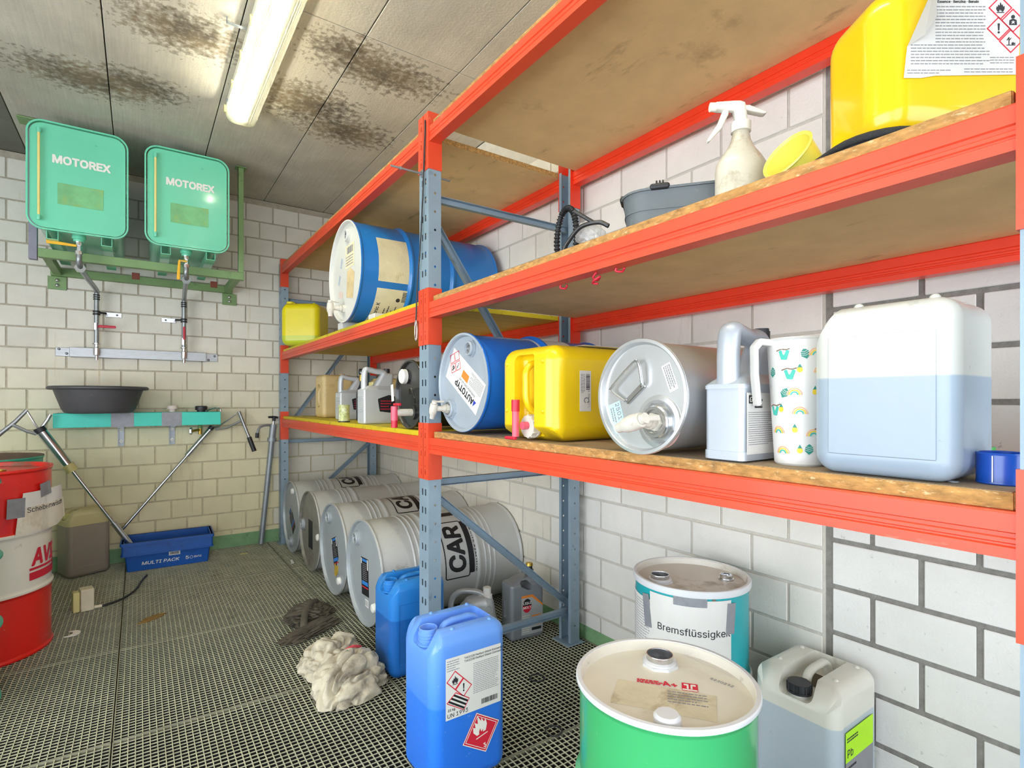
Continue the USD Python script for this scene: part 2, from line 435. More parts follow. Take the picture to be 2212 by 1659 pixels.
# ---- concrete ceiling cast in boarded panels, with damp stains
def ceiling_material():
    n = {'tc': ('texture_coordinate', {}), 'p': ('principled_bsdf', {'roughness': .9}),
         'n1': ('noise_texture', {'scale': 2.2, 'detail': 6., 'roughness': .65}), 'r1': ('rgb_ramp', {'ramp': [(.25, C('#b3ada0')), (.75, C('#d6d0c2'))]}),
         'm2': ('mapping', {'scale': (30, 1.2, 1)}), 'n2': ('noise_texture', {'scale': 4., 'detail': 4.}), 'r2': ('rgb_ramp', {'ramp': [(.3, (.9, .9, .9)), (.7, (1.04, 1.04, 1.03))]}),
         'x1': ('mix_color', {'blend_type': 'multiply', 'fac': 1.0}), 'n3': ('noise_texture', {'scale': 30., 'detail': 5., 'roughness': .6}),
         'n4': ('noise_texture', {'scale': 5., 'detail': 3.}), 'oi': ('object_info', {}), 'ro': ('rgb_ramp', {'ramp': [(0, (.93, .93, .92)), (1, (1.05, 1.04, 1.03))]}), 'xo': ('mix_color', {'blend_type': 'multiply', 'fac': 1.0})}
    l = [('tc.object', 'n1.vector'), ('n1.fac', 'r1.fac'), ('tc.object', 'm2.vector'), ('m2.vector', 'n2.vector'), ('n2.fac', 'r2.fac'), ('r1.color', 'x1.a'), ('r2.color', 'x1.b'),
         ('tc.object', 'n3.vector'), ('tc.object', 'n4.vector'), ('oi.random', 'ro.fac'), ('x1.result', 'xo.a'), ('ro.color', 'xo.b')]
    S = [(-.22, 3.60, .46, .24), (-.02, 3.52, .33, .22), (.17, 2.88, .38, .26), (1.02, 2.66, .48, .24), (.85, 2.60, .3, .2), (.80, 3.19, .42, .32), (1.06, 3.37, .40, .26), (-.30, 1.7, .3, .2)]
    prev = None
    for i, (x, y, rx, ry) in enumerate(S):
        a = f's{i}'
        n[a + 'm'] = ('mapping', {'mapping_type': 'point', 'location': (-x / rx, -y / ry, -ZC), 'scale': (1 / rx, 1 / ry, 1)})
        n[a + 'l'] = ('vector_math', {'math_type': 'length'})
        n[a + 'd'] = ('math', {'math_type': 'subtract', 'value1': 1.0, 'use_clamp': True})
        l += [('tc.object', a + 'm.vector'), (a + 'm.vector', a + 'l.vector1'), (a + 'l.value', a + 'd.value2')]
        if prev:
            n[a + 'x'] = ('math', {'math_type': 'maximum'}); l += [(prev, a + 'x.value1'), (a + 'd.value', a + 'x.value2')]; prev = a + 'x.value'
        else: prev = a + 'd.value'
    # irregular flaky edge: distance + noise; nothing outside the stains
    n['k'] = ('math', {'math_type': 'multiply_add', 'value2': .42, 'value3': -.10}); l.append((prev, 'k.value1'))
    n['a3'] = ('math', {'math_type': 'add'}); l += [('k.value', 'a3.value1'), ('n3.fac', 'a3.value2')]
    n['rs'] = ('rgb_ramp', {'ramp': [(.53, (0, 0, 0)), (.545, (.42, .42, .42)), (.64, (.6, .6, .6)), (.70, (.85, .85, .85)), (.8, (1, 1, 1))]}); l.append(('a3.value', 'rs.fac'))
    n['rc'] = ('rgb_ramp', {'ramp': [(.35, C('#85765d')), (.65, C('#5b5246'))]}); l.append(('n4.fac', 'rc.fac'))
    n['on'] = ('math', {'math_type': 'greater_than', 'value2': .015}); l.append((prev, 'on.value1'))
    n['mm'] = ('math', {'math_type': 'multiply'}); l += [('rs.color', 'mm.value1'), ('on.value', 'mm.value2')]
    n['xs'] = ('mix_color', {}); l += [('mm.value', 'xs.fac'), ('xo.result', 'xs.a'), ('rc.color', 'xs.b'), ('xs.result', 'p.base_color')]
    n['bn'] = ('noise_texture', {'scale': 90., 'detail': 4.}); n['bu'] = ('bump', {'strength': .4, 'distance': .004})
    l += [('tc.object', 'bn.vector'), ('bn.fac', 'bu.height'), ('bu.normal', 'p.normal')]
    MATS['ceiling_concrete'] = usdkit.material(stage, L + '/ceiling_concrete', n, l, surface='p.BSDF')


ceiling_material()
mat('ceiling_joint', C('#4d4840'), .95, var=.2)
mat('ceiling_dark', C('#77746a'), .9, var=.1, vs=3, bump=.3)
ce = Thing('ceiling', kind='structure')
ce.add('deck', box(-2.85, XR + .15, -1.75, YB + .15, ZC + .012, ZC + .2), 'ceiling_joint', smooth=False)
xs = [-2.7, -2.1, -1.6, -1.11, -.63, -.135, .376, .867, 1.36, XR - .003]
ys = [-1.6, .37, 2.437, YB - .003]
for i in range(len(xs) - 1):
    for j in range(len(ys) - 1):
        g = .0025
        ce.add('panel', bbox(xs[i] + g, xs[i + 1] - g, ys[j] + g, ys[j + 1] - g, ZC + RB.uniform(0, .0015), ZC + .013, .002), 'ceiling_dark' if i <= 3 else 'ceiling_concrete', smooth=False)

# ---- floor: dark catch basin with steel gratings laid over it
fl = single('floor', box(-2.9, XR + .1, -1.8, YB + .1, -.16, -.11), 'pit', kind='structure', smooth=False)
gx = [-2.02, -1.05, -.08, .89, 1.85]; gy = [-.232, .631, 1.494, 2.357, 3.22, 4.083, 4.928]


def grating(w, d):
    nx, ny = round(w / .0217), round(d / .0213); a = .0045
    bars = [box(a + k * (w - 2 * a) / nx - .0014, a + k * (w - 2 * a) / nx + .0014, a, d - a, -.03, -.003) for k in range(1, nx)]
    cross = [box(a, w - a, a + k * (d - 2 * a) / ny - .0011, a + k * (d - 2 * a) / ny + .0011, -.026, -.004) for k in range(1, ny)]
    rim = [box(.002, a + .001, .002, d - .002, -.032, .0005), box(w - a - .001, w - .002, .002, d - .002, -.032, .0005), box(.002, w - .002, .002, a + .001, -.032, .0005), box(.002, w - .002, d - a - .001, d - .002, -.032, .0005)]
    tops = [box(a + k * (w - 2 * a) / nx - .0015, a + k * (w - 2 * a) / nx + .0015, a, d - a, -.003, 0) for k in range(1, nx)] + [box(a, w - a, a + k * (d - 2 * a) / ny - .0012, a + k * (d - 2 * a) / ny + .0012, -.004, -.001) for k in range(1, ny)]
    return cat(bars), cat(cross), cat(rim), cat(tops)


names = ['under the left edge, by the drums', 'in the aisle', 'in the aisle beside the rack', 'under the rack along the right wall']
first = {}
for i in range(len(gx) - 1):
    for j in range(len(gy) - 1):
        w, d = gx[i + 1] - gx[i], gy[j + 1] - gy[j]
        lab = f"steel floor grating, {['nearest', 'second', 'third', 'fourth', 'fifth', 'sixth'][j]} row from the camera, {names[i]}"
        key = (round(w, 3), round(d, 3))
        if key in first:
            copy_of(first[key], 'floor_grating', lab, 'grating', 'floor grating panels', (gx[i], gy[j], 0)); continue
        t = Thing('floor_grating', lab, 'grating', 'floor grating panels', None, (gx[i], gy[j], 0)); first[key] = t.path
        b, c, r, tp = grating(w, d)
        t.add('bearing_bars', b, 'grating_side', smooth=False, kind='stuff'); t.add('cross_bars', c, 'grating_side', smooth=False, kind='stuff'); t.add('bar_tops', tp, 'galvanised', smooth=False, kind='stuff'); t.add('rim', r, 'grating_rim', smooth=False)

# ================================================================ the pallet rack
mat('rack_orange', C('#e04a2a'), .42, var=.04, vs=4, coat=.1, dirt=[(C('#5a3a30'), .015, 30), (C('#f3b49c'), .05, 9, (1, .25, 1))])
mat('rack_orange_worn', C('#df5034'), .40, var=.05, vs=4, coat=.15, dirt=[(C('#4a3028'), .03, 34), (C('#e9c0b2'), .13, 6, (1, .3, 1))])
mat('rack_red', C('#ea3a1c'), .4, var=.06, vs=6, coat=.2, dirt=(C('#5a2a20'), .03, 26))
mat('rack_blue', C('#8fa3b2'), .45, .15, var=.07, vs=7, dirt=[(C('#566470'), .10, 14), (C('#4a4a4a'), .02, 60)])
mat('zinc', C('#a3a8ad'), .5, .7, var=.1)
mat('chipboard', C('#deba84'), .8, var=.06, vs=8, dirt=[(C('#9a7c56'), .16, 3.6), (C('#6e583e'), .13, 6, (1.6, .5, 1)), (C('#d8b988'), .10, 160)], bump=.2, bs=300)
mat('chip_edge', C('#b98c50'), .85, var=.28, vs=90, stretch=(1, .35, 1), dirt=[(C('#6f4a24'), .24, 110, (1, .3, 1)), (C('#efd9ac'), .22, 130, (1, .4, 1)), (C('#4e4436'), .06, 8)], bump=.5, bs=220)
mat('board_top', C('#a08a6e'), .8, var=.15, vs=6, dirt=[(C('#5c5146'), .25, 5)])
mat('panel_yellow', C('#d9c51f'), .55, var=.08, vs=6, stretch=(1, .2, 1), dirt=[(C('#4b471f'), .20, 14), (C('#8c7a2c'), .22, 5, (1, .2, 1))])
mat('panel_yellow_under', C('#d8b23c'), .6, var=.12, vs=9, stretch=(.15, 3, 1), dirt=[(C('#5f4a16'), .10, 6, (.2, 3, 1))])

XF, XB, ZP = .975, 1.80, .0759
YR, YM, YL = .203, 2.003, 4.79
PW, PD = .088, .057
LV = (.987, 1.5442, 2.2678)
rack = Thing('pallet_rack', 'orange and blue-grey pallet rack of two bays standing along the right wall', 'pallet rack')


def post_mesh(y0, front, height):
    """Slotted open profile, web towards the aisle (front) or the wall."""
    t = .0022; x0 = 0
    m = box(0, t, 0, PW, 0, height) + box(0, PD, 0, t, 0, height) + box(0, PD, PW - t, PW, 0, height)
    m += box(PD - t, PD, 0, .017, 0, height) + box(PD - t, PD, PW - .017, PW, 0, height)
    cuts = []
    k = 0; z = .05
    while z < height - .05:
        for y in (.030, .058):
            cuts.append(box(-.01, .01, y - .0065, y + .0065, z, z + .027))
        cuts.append(cyl(.0052, PW + .04, 12).rotate((-90, 0, 0)).translate((PD * .52, -.02, z + .038)))
        z += ZP; k += 1
    m = m - Manifold.batch_boolean(cuts, __import__('manifold3d').OpType.Add)
    if front: m = m.translate((XF, y0, 0))
    else: m = m.mirror((1, 0, 0)).translate((XB, y0, 0))
    return m


HT = 2.36
rx, ry = None, None
for y0 in (YL, YM, YR - PW):
    for fr in (True, False):
        p = rack.add('upright_post', post_mesh(y0, fr, HT if fr else HT - .01), 'rack_blue', smooth=20)
        x0, x1 = (XF - .02, XF + PD + .03) if fr else (XB - PD - .03, XB + .02)
        rack.add('base_plate', bbox(x0, x1, y0 - .02, y0 + PW + .02, .001, .006), 'rack_blue', parent=p, smooth=False)
# bracing of the frames
def brace(p, q, y, w=.03, d=.012):
    p, q = np.array(p), np.array(q); v = q - p; n = np.linalg.norm(v)
    b = box(0, n, -w / 2, w / 2, -.011, -.009) + box(0, n, -w / 2, -w / 2 + .002, -.009, d) + box(0, n, w / 2 - .002, w / 2, -.009, d)
    return mv(b, frame((p[0], y, p[1]), (v[0], 0, v[1]), (v[1], 0, -v[0]) if False else (-v[1], 0, v[0])))


XA, XZ = XF + PD - .012, XB - PD + .012
for y, m in ((YL + PW / 2, -1), (YM + PW / 2, 1), (YR - PW / 2, 1)):
    for z in (2.055, .858, .152):
        rack.add('cross_brace', brace((XA, z), (XZ, z), y), 'rack_blue', smooth=False)
    for za, zb_ in (((1.965, .93), (.81, .195)) if m > 0 else ((.95, 1.975), (.19, .82))):
        rack.add('diagonal_brace', brace((XA, za), (XZ, zb_), y + .008), 'rack_blue', smooth=False)


def beam_prof(h=.065, d=.045):
    """Closed outline (x into the rack, z up) with the two rolled grooves on the front."""
    g = .0035
    return [(0, 0), (d, 0), (d, h), (.012, h), (.0025, h), (0, h - .003), (0, h * .57), (g, h * .54), (g, h * .45), (g * .35, h * .42), (g * .35, h * .34), (g, h * .31), (g, h * .27), (0, h * .24)]


def beam_mesh(y0, y1, z, front=True):
    pr = beam_prof()
    if not front: pr = [(-x, zz) for x, zz in pr][::-1]
    m = CrossSection([pr if front else pr]).extrude(y1 - y0)     # x, z along; extrude along +z
    M = np.array([[1, 0, 0, XF + .001 if front else XB - .001], [0, 0, -1, y1], [0, 1, 0, z], [0, 0, 0, 1.]])
    return mv(m, M)


def beam_back(y0, y1, z):
    """Back beam: same section, grooves on the face towards the aisle as well."""
    pr = beam_prof()
    m = CrossSection([pr]).extrude(y1 - y0)
    M = np.array([[1, 0, 0, XB - .045], [0, 0, -1, y1], [0, 1, 0, z], [0, 0, 0, 1.]])
    return mv(m, M)


def plate(y, side, z, front=True):
    """Angle bracket at the beam end: a leg with hook slots over the post's web and a leg along its side."""
    t = .0035; z0, z1 = z - .110, z + .124
    leg = box(-t, 0, 0, .041, z0, z1); s = box(-t, PD + .002, -t, 0, z0, z1)
    for k in range(3):
        zz = z0 + .02 + k * ZP
        leg -= box(-.01, .01, .022, .029, zz, zz + .022)
        leg -= cyl(.003, .03, 10).rotate((0, 90, 0)).translate((-.015, .0255, zz + .036))
    m = leg + s
    if not front: m = m.mirror((1, 0, 0)).translate((XB, 0, 0))
    else: m = m.translate((XF, 0, 0))
    if side > 0: return m.translate((0, y, 0))                # post lies beyond y
    return m.mirror((0, 1, 0)).translate((0, y, 0))


for zi, z in enumerate(LV):
    for a, b in ((YR, YM), (YM + PW, YL)):
        for fr in (True, False):
            m = 'rack_orange_worn' if (fr and zi == 1 and a == YR) else ('rack_orange' if fr else 'rack_red')
            bp = rack.add('shelf_beam', beam_mesh(a + .0036, b - .0036, z) if fr else beam_back(a + .0036, b - .0036, z), m, smooth=False)
            rack.add('hook_plate', plate(b, 1, z, fr), 'rack_red' if not fr else 'rack_orange', parent=bp, smooth=False)
            rack.add('hook_plate', plate(a, -1, z, fr), 'rack_red' if not fr else 'rack_orange', parent=bp, smooth=False)
# safety rod through the middle post, with nuts and washer
rodm = cat(mv(cyl(.004, .27, 12), frame((XF - .14, YM + .058, 2.155), (0, 1, 0), (0, 0, 1))))
rod = single('threaded_rod', cat(rodm, mv(cyl(.016, .002, 24), frame((XF - .004, YM + .058, 2.155), (0, 1, 0), (0, 0, 1))), mv(cyl(.0075, .006, 6), frame((XF - .012, YM + .058, 2.155), (0, 1, 0), (0, 0, 1))), mv(cyl(.0075, .006, 6), frame((XF - .1, YM + .058, 2.155), (0, 1, 0), (0, 0, 1)))),
             'zinc', 'thin threaded steel rod stuck through the top of the middle rack post', 'rod')

# shelf boards: each with its raw edge
def board(name, label, y0, y1, z, th, m_face, m_edge, grp=None, x0=.990, m_top=None, sag=0.0):
    t = Thing(name, label, 'shelf board', grp)
    t.add('panel', bbox(x0 + .003, XB - .012, y0 + .001, y1 - .001, z, z + th, .0012), m_face, smooth=False)
    e = box(x0, x0 + .003, y0, y1, z + .0004, z + th - .0004)
    t.add('front_edge', e, m_edge, smooth=False)
    t.add('end_edge', box(x0 + .003, XB - .013, y0 - .0015, y0 + .001, z + .0006, z + th - .0006), m_edge, smooth=False)
    if m_top: t.add('top_face', box(x0 + .004, XB - .014, y0 + .002, y1 - .002, z + th - .0002, z + th + .0006), m_top, smooth=False)
    return t


HB = .0652
TB = .024
board('shelf_board', 'bare chipboard shelf on the top beams of the near bay, seen from below', YR + .012, YM - .012, LV[2] + HB, TB, 'chipboard', 'chip_edge')
board('shelf_board', 'bare chipboard shelf on the top beams of the far bay', YM + PW + .012, YL - .014, LV[2] + HB, TB, 'chipboard', 'chip_edge')
board('shelf_board', 'chipboard shelf on the middle beams of the near bay, under the spray bottle', YR + .012, YM - .014, LV[1] + HB, TB, 'chipboard', 'chip_edge', m_top='board_top')
board('shelf_board', 'thick worn chipboard shelf on the lowest beams of the near bay, under the jerrycans', YR + .01, YM - .02, LV[0] + HB, TB, 'chipboard', 'chip_edge', m_top='board_top')
board('shelf_board', 'yellow formwork panel on the middle beams of the far bay, under the big blue drum', YM + PW + .01, YL - .006, LV[1] + HB, .021, 'panel_yellow_under', 'panel_yellow', m_top='panel_yellow')
board('shelf_board', 'oil-stained yellow formwork panel on the lowest beams of the far bay', YM + PW + .01, YL - .006, LV[0] + HB, .021, 'panel_yellow_under', 'panel_yellow', m_top='panel_yellow')
ZS1, ZS2 = LV[0] + HB + TB + .0008, LV[1] + HB + TB + .0008          # tops of the near boards
ZY1, ZY2 = LV[0] + HB + .0218, LV[1] + HB + .0218                    # tops of the yellow panels

# ================================================================ ceiling lamp
mat('lamp_base', C('#dcdac8'), .5, var=.05)
mat('clip_yellowed', C('#d8cc8a'), .4, var=.1)
MATS['lamp_tube'] = usdkit.material(stage, L + '/lamp_tube', {'e': ('emission', {'color': (1.0, .95, .80), 'strength': LAMP})}, [], surface='e.emission')
MATS['diffuser'] = usdkit.material(stage, L + '/diffuser', {'t': ('transparent_bsdf', {'color': (.95, .95, .90)}), 'd': ('translucent_bsdf', {'color': (.95, .94, .82)}), 'g': ('glossy_bsdf', {'roughness': .15, 'color': (1, 1, .95)}),
    'm1': ('mix_closure', {'fac': .13}), 'f': ('fresnel', {'IOR': 1.45}), 'm2': ('mix_closure', {})},
    [('t.BSDF', 'm1.closure1'), ('d.BSDF', 'm1.closure2'), ('f.fac', 'm2.fac'), ('m1.closure', 'm2.closure1'), ('g.BSDF', 'm2.closure2')], surface='m2.closure')


def lamp(label, x, y0, y1):
    t = Thing('ceiling_lamp', label, 'lamp', None, None, (x, y0, 0)); n = y1 - y0
    w = .074
    # housing against the ceiling
    t.add('housing', bbox(-w, w, 0, n, 2.845, 2.895, .006), 'lamp_base', smooth=False)
    # ribbed clear cover, a trough open at the top
    prof = []
    for k in range(49):
        a = math.pi * k / 48; rr = 1 + (.018 if k % 2 else 0)
        prof.append((-(w + .004) * math.copysign(abs(math.cos(a)) ** .55, math.cos(a)) * rr, -.075 * (math.sin(a) ** .6) * rr))
    inner = [(x_ * .97, z_ * .965) for x_, z_ in prof][::-1]
    m = CrossSection([prof + inner], fillrule=__import__('manifold3d').FillRule.NonZero).extrude(n - .004)
    M = np.array([[1, 0, 0, 0], [0, 0, -1, n - .002], [0, 1, 0, 2.845], [0, 0, 0, 1.]])
    t.add('cover', mv(m, M), 'diffuser', smooth=20)
    for yy in (.0, n - .003):
        e = CrossSection([prof]).extrude(.003)
        t.add('cover_end', mv(e, np.array([[1, 0, 0, 0], [0, 0, -1, yy + .003], [0, 1, 0, 2.845], [0, 0, 0, 1.]])), 'diffuser', smooth=False)
    t.add('tube', mv(cyl(.0185, n - .08, 24), frame((-.012, n - .04, 2.812), (1, 0, 0), (0, 0, 1))), 'lamp_tube', smooth=True)
    k = 0.12
    while k < n:
        t.add('clip', bbox(-w - .012, -w - .001, k, k + .016, 2.822, 2.862, .002), 'clip_yellowed', smooth=False)
        t.add('clip', bbox(w + .001, w + .012, k, k + .016, 2.822, 2.862, .002), 'clip_yellowed', smooth=False); k += .285
    t.add('bracket', cat(mv(bbox(-w - .085, -w - .005, n * .42, n * .42 + .02, 2.872, 2.875, .001)), mv(bbox(-w - .085, -w - .082, n * .42, n * .42 + .02, 2.872, 2.897, .001))), 'zinc', smooth=False)
    t.add('gland', mv(cyl(.012, .02, 16), frame((-w - .004, n - .05, 2.862), (0, 1, 0), (0, 0, 1))), 'rack_blue')
    return t


lt = lamp('long fluorescent ceiling lamp with ribbed clear cover and dead insects in it', .475, 2.12, 3.385)
mat('insect', C('#2a241c'), .8)
RI = random.Random(3); bugs = []
for k in range(46):
    y = 1.24 - abs(RI.gauss(0, .42)); x = RI.gauss(.0, .006)
    if 0.05 < y < 1.25:
        b = trimesh.creation.icosphere(1, .0022); b.apply_scale((1.3, 1, .6)); bugs.append(mv(b, t=(x, y, 2.7745)))
lt.add('dead_insects', cat(bugs), 'insect', kind='stuff')
lamp('added fill lamp behind the camera, a copy of the fluorescent ceiling lamp', .475, .2, 1.47)  # unseen fixture, added to fill the room with light
lamp('added fill lamp over the left side of the store, outside the picture', -1.55, 1.3, 2.57)  # added out of view to brighten the back wall and left side

# ================================================================ builders for drums, cans, taps
def bung(t, M, r, plug, parent=None, body='zinc', open_=False, octo=True):
    """Threaded flange with plug; M is the frame of the lid there."""
    fl = cat(mv(cyl(r * 1.38, .006, 8).rotate((0, 0, 22.5)) if octo else cyl(r * 1.35, .006, 36)), mv(lathe([(r * .86, 0), (r * 1.14, 0), (r * 1.14, .016), (r * 1.06, .019), (r * .86, .019), (r * .86, 0)] if not open_ else [(r * 1.0, 0), (r * 1.2, 0), (r * 1.2, .010), (r * 1.0, .012)], 36)))
    p = t.add('bung_flange', mv(fl, M), body, parent=parent, smooth=25)
    if not open_:
        pl = cyl(r * .86, .013, 36) - cyl(r * .6, .02, 36).translate((0, 0, .008)) + box(-r * .58, r * .58, -r * .1, r * .1, .004, .0125)
        t.add('bung_plug', mv(pl, M), plug, parent=p if parent is None else parent, smooth=25)
    else:
        t.add('thread_ring', mv(lathe([(r * .84, .001), (r * .84, .003), (r * 1.0, .003), (r * 1.0, .022), (r * .97, .0245), (r * .90, .0245), (r * .88, .022), (r * .87, .004), (r * .84, .001)], 40), M), 'steel_bright', parent=p if parent is None else parent)
        t.add('bung_hole', mv(cyl(r * .88, .0065, 36), M), 'black_plastic', parent=p if parent is None else parent)
    return p


def drum(t, R, H, body, lid, hoops=(.345, .655), hoop_h=.008, lid_depth=.02, chime=.010, beads=(), smoothb=25):
    P = [(0, .014), (R - .022, .014), (R - .016, .002), (R - .010, 0), (R - .002, 0), (R, .003), (R, chime), (R - .005, chime + .006)]
    rb = R - .007
    fe = sorted([(h * H, .020, hoop_h) for h in hoops] + [(h * H, .008, .0035) for h in beads])
    P.append((rb, chime + .012))
    for z, w, d in fe:
        P += [(rb, z - w), (rb + d * .5, z - w * .55), (rb + d, z - w * .2), (rb + d, z + w * .2), (rb + d * .5, z + w * .55), (rb, z + w)]
    P += [(rb, H - chime - .012), (R - .005, H - chime - .006), (R, H - chime), (R, H - .003), (R - .002, H), (R - .008, H)]
    b = t.add('drum_body', lathe(P, 96), body, smooth=smoothb)
    Lp = [(R - .0005, H - .0055), (R - .001, H + .001), (R - .008, H + .0014), (R - .011, H - .002), (R - .014, H - lid_depth), (R - .03, H - lid_depth), (0, H - lid_depth)]
    l = t.add('drum_lid', lathe(Lp, 96), lid, smooth=25)
    return b, l


def tap(t, M, m='tap_white', mh=None, s=1.0, lever=None, name='tap'):
    """Plastic drum tap. M: z out of the lid, -y down. Parts: barrel, spout, lever."""
    mh = mh or m
    b = cat(mv(cyl(.021 * s, .016 * s, 6)), mv(cyl(.0125 * s, .075 * s, 24)), mv(cyl(.0165 * s, .01 * s, 24), t=(0, 0, .02 * s)))
    p = t.add(name, mv(b, M), m)
    sp = cat(mv(lathe([(0, -.048 * s), (.0105 * s, -.048 * s), (.0125 * s, -.03 * s), (.017 * s, -.022 * s), (.019 * s, .0), (.0165 * s, .024 * s), (0, .026 * s)], 24), frame((0, 0, .078 * s), (1, 0, 0), (0, 0, -1)) if False else np.array([[1, 0, 0, 0], [0, 0, 1, 0], [0, -1, 0, .078 * s], [0, 0, 0, 1.]])))
    t.add('spout', mv(sp, M), m if lever is None else lever, parent=p)
    lv = cat(mv(cyl(.012 * s, .012 * s, 20), np.array([[1, 0, 0, 0], [0, 0, 1, .026 * s], [0, -1, 0, .078 * s], [0, 0, 0, 1.]])), mv(rbox(.014 * s, .007 * s, .06 * s, .0034 * s, 12), t=(0, .034 * s, .06 * s)))
    t.add('lever', mv(lv, M), mh, parent=p)
    return p


def jerry(t, w, d, h, body, r=.03, neck_mat=None, cap=None, cap_r=.026, open_neck=False, ch_w=.42, ch_d=.062, studs=True, ribs=True, handle_mat=None, seam=None):
    """Stacking jerrycan, long side along x, neck at the -x end, carrying bar in a channel along the top."""
    m = rbox(w, d, h, r, 28, (0, 0, h / 2))
    # bevelled shoulder at the neck end and a softer one at the other end
    m = m.trim_by_plane(tuple(np.array([1, 0, -.62]) / np.linalg.norm([1, 0, -.62])), float(np.array([-w / 2 + .0, 0, h - .072]) @ (np.array([1, 0, -.62]) / np.linalg.norm([1, 0, -.62])))) if True else m
    cw = d * ch_w
    chn = Manifold.batch_hull([rbox(.05, cw, .2, .018, 16, (-w / 2, 0, h - ch_d + .1)), rbox(.05, cw, .2, .018, 16, (w * .33, 0, h - ch_d * .86 + .1))])
    m = m - chn
    if ribs:
        for s in (-1, 1):
            m = m - rbox(w * .74, .008, h * .62, .0035, 10, (0, s * (d / 2 + .0016), h * .47))
    b = t.add('can_body', m, body, smooth=32)
    if studs:
        st = [mv(trimesh.creation.icosphere(2, .008), t=(x, y, h - .002)) for x in (-w * .18, w * .33) for y in (-d * .33, d * .33)]
        [t.add('stacking_stud', q, body, smooth=True) for q in st]
    x0 = -w * .11; x1 = w * .30; zt = h - .008
    hp = curve([(x0 - .035, 0, h - ch_d - .005), (x0 - .012, 0, zt - .012), (x0 + .02, 0, zt), ((x0 + x1) / 2, 0, zt + .001), (x1 - .02, 0, zt), (x1 + .004, 0, zt - .02), (x1 + .008, 0, h - ch_d - .005)], 6)
    hm = tube(hp, .0105, 12); v = hm.vertices; v[:, 1] *= 1.25
    t.add('handle', hm, handle_mat or body, smooth=True)
    xn = -w * .35; zn = h - ch_d - (.006 if not open_neck else -.002)
    nm = neck_mat or body
    if open_neck:
        rr = .0295
        pr = [(rr + .006, 0), (rr + .006, .006), (rr, .008)]
        for k in range(3):
            pr += [(rr, .012 + k * .009), (rr + .003, .0145 + k * .009), (rr + .003, .017 + k * .009), (rr, .0195 + k * .009)]
        pr += [(rr, .050), (rr - .002, .052), (rr - .004, .050), (rr - .004, -.02), (0, -.02)]
        t.add('neck', mv(lathe(pr, 40), t=(xn, 0, zn)), nm)
    else:
        t.add('neck', mv(lathe([(cap_r + .007, -.01), (cap_r + .007, .006), (cap_r, .009), (cap_r, .02), (0, .02)], 40), t=(xn, 0, zn)), nm)
        c = cyl(cap_r + .008, .006, 40) + cyl(cap_r + .005, .028, 40)
        for k in range(12):
            a = k * math.pi / 6
            c += rbox(.007, .006, .024, .002, 8, ((cap_r + .005) * math.cos(a), (cap_r + .005) * math.sin(a), .015))
        c = c.translate((xn, 0, zn + .016))
        t.add('cap', c, cap or 'black_plastic', smooth=25)
    return b


mat('black_plastic', C('#26272b'), .45, var=.1, vs=20)
mat('tap_white', C('#d6d1c6'), .45, var=.06, vs=30, dirt=(C('#a2937a'), .14, 30))
mat('paper', C('#dedcd8'), .75, var=.02, dirt=(C('#c9bfa8'), .06, 8))
mat('paper_cream', C('#e2d9b8'), .7, var=.05, vs=12, dirt=(C('#b39f6c'), .22, 20))
mat('ink', C('#2a2a30'), .6, var=.02)
mat('ink_grey', C('#8d8d92'), .7, var=.05)
mat('ink_red', C('#d3203a'), .5, var=.03)
mat('white_print', C('#ebe8e0'), .6, var=.02)
mat('steel_bright', C('#d3d5d8'), .22, .95, var=.05, vs=12)
mat('steel_brushed', C('#a9abad'), .42, .8, var=.08, vs=20, stretch=(1, 1, 8))
mat('brass', C('#c9a44c'), .3, .9, var=.1)
mat('gaffer_grey', C('#93949a'), .5, .2, var=.1, vs=30)
mat('red_plastic', C('#c9203a'), .4, var=.06)
mat('yellow_plastic_grip', C('#f0b41e'), .4, var=.05)

# ================================================================ tanks on the back wall
mat('tank_green', C('#6fd2ae'), .28, var=.03, vs=3, coat=.7, dirt=(C('#3f8a70'), .02, 30))
mat('frame_green', C('#7d9c66'), .5, var=.08, vs=8, dirt=(C('#55664a'), .12, 12))
mat('frame_purple', C('#8a8796'), .5, var=.1, vs=10, dirt=(C('#5b5a66'), .2, 14))
mat('rust_red', C('#7a3b2c'), .7, var=.1)
mat('label_ghost', C('#78bd82'), .45, var=.12, vs=14, dirt=(C('#93b560'), .35, 9, (1, 1, .6)))
mat('gauge_yellow', C('#eedd8c'), .2, var=.04, coat=.5)
mat('pipe_zinc', C('#9ea4a6'), .38, .75, var=.1, vs=14)


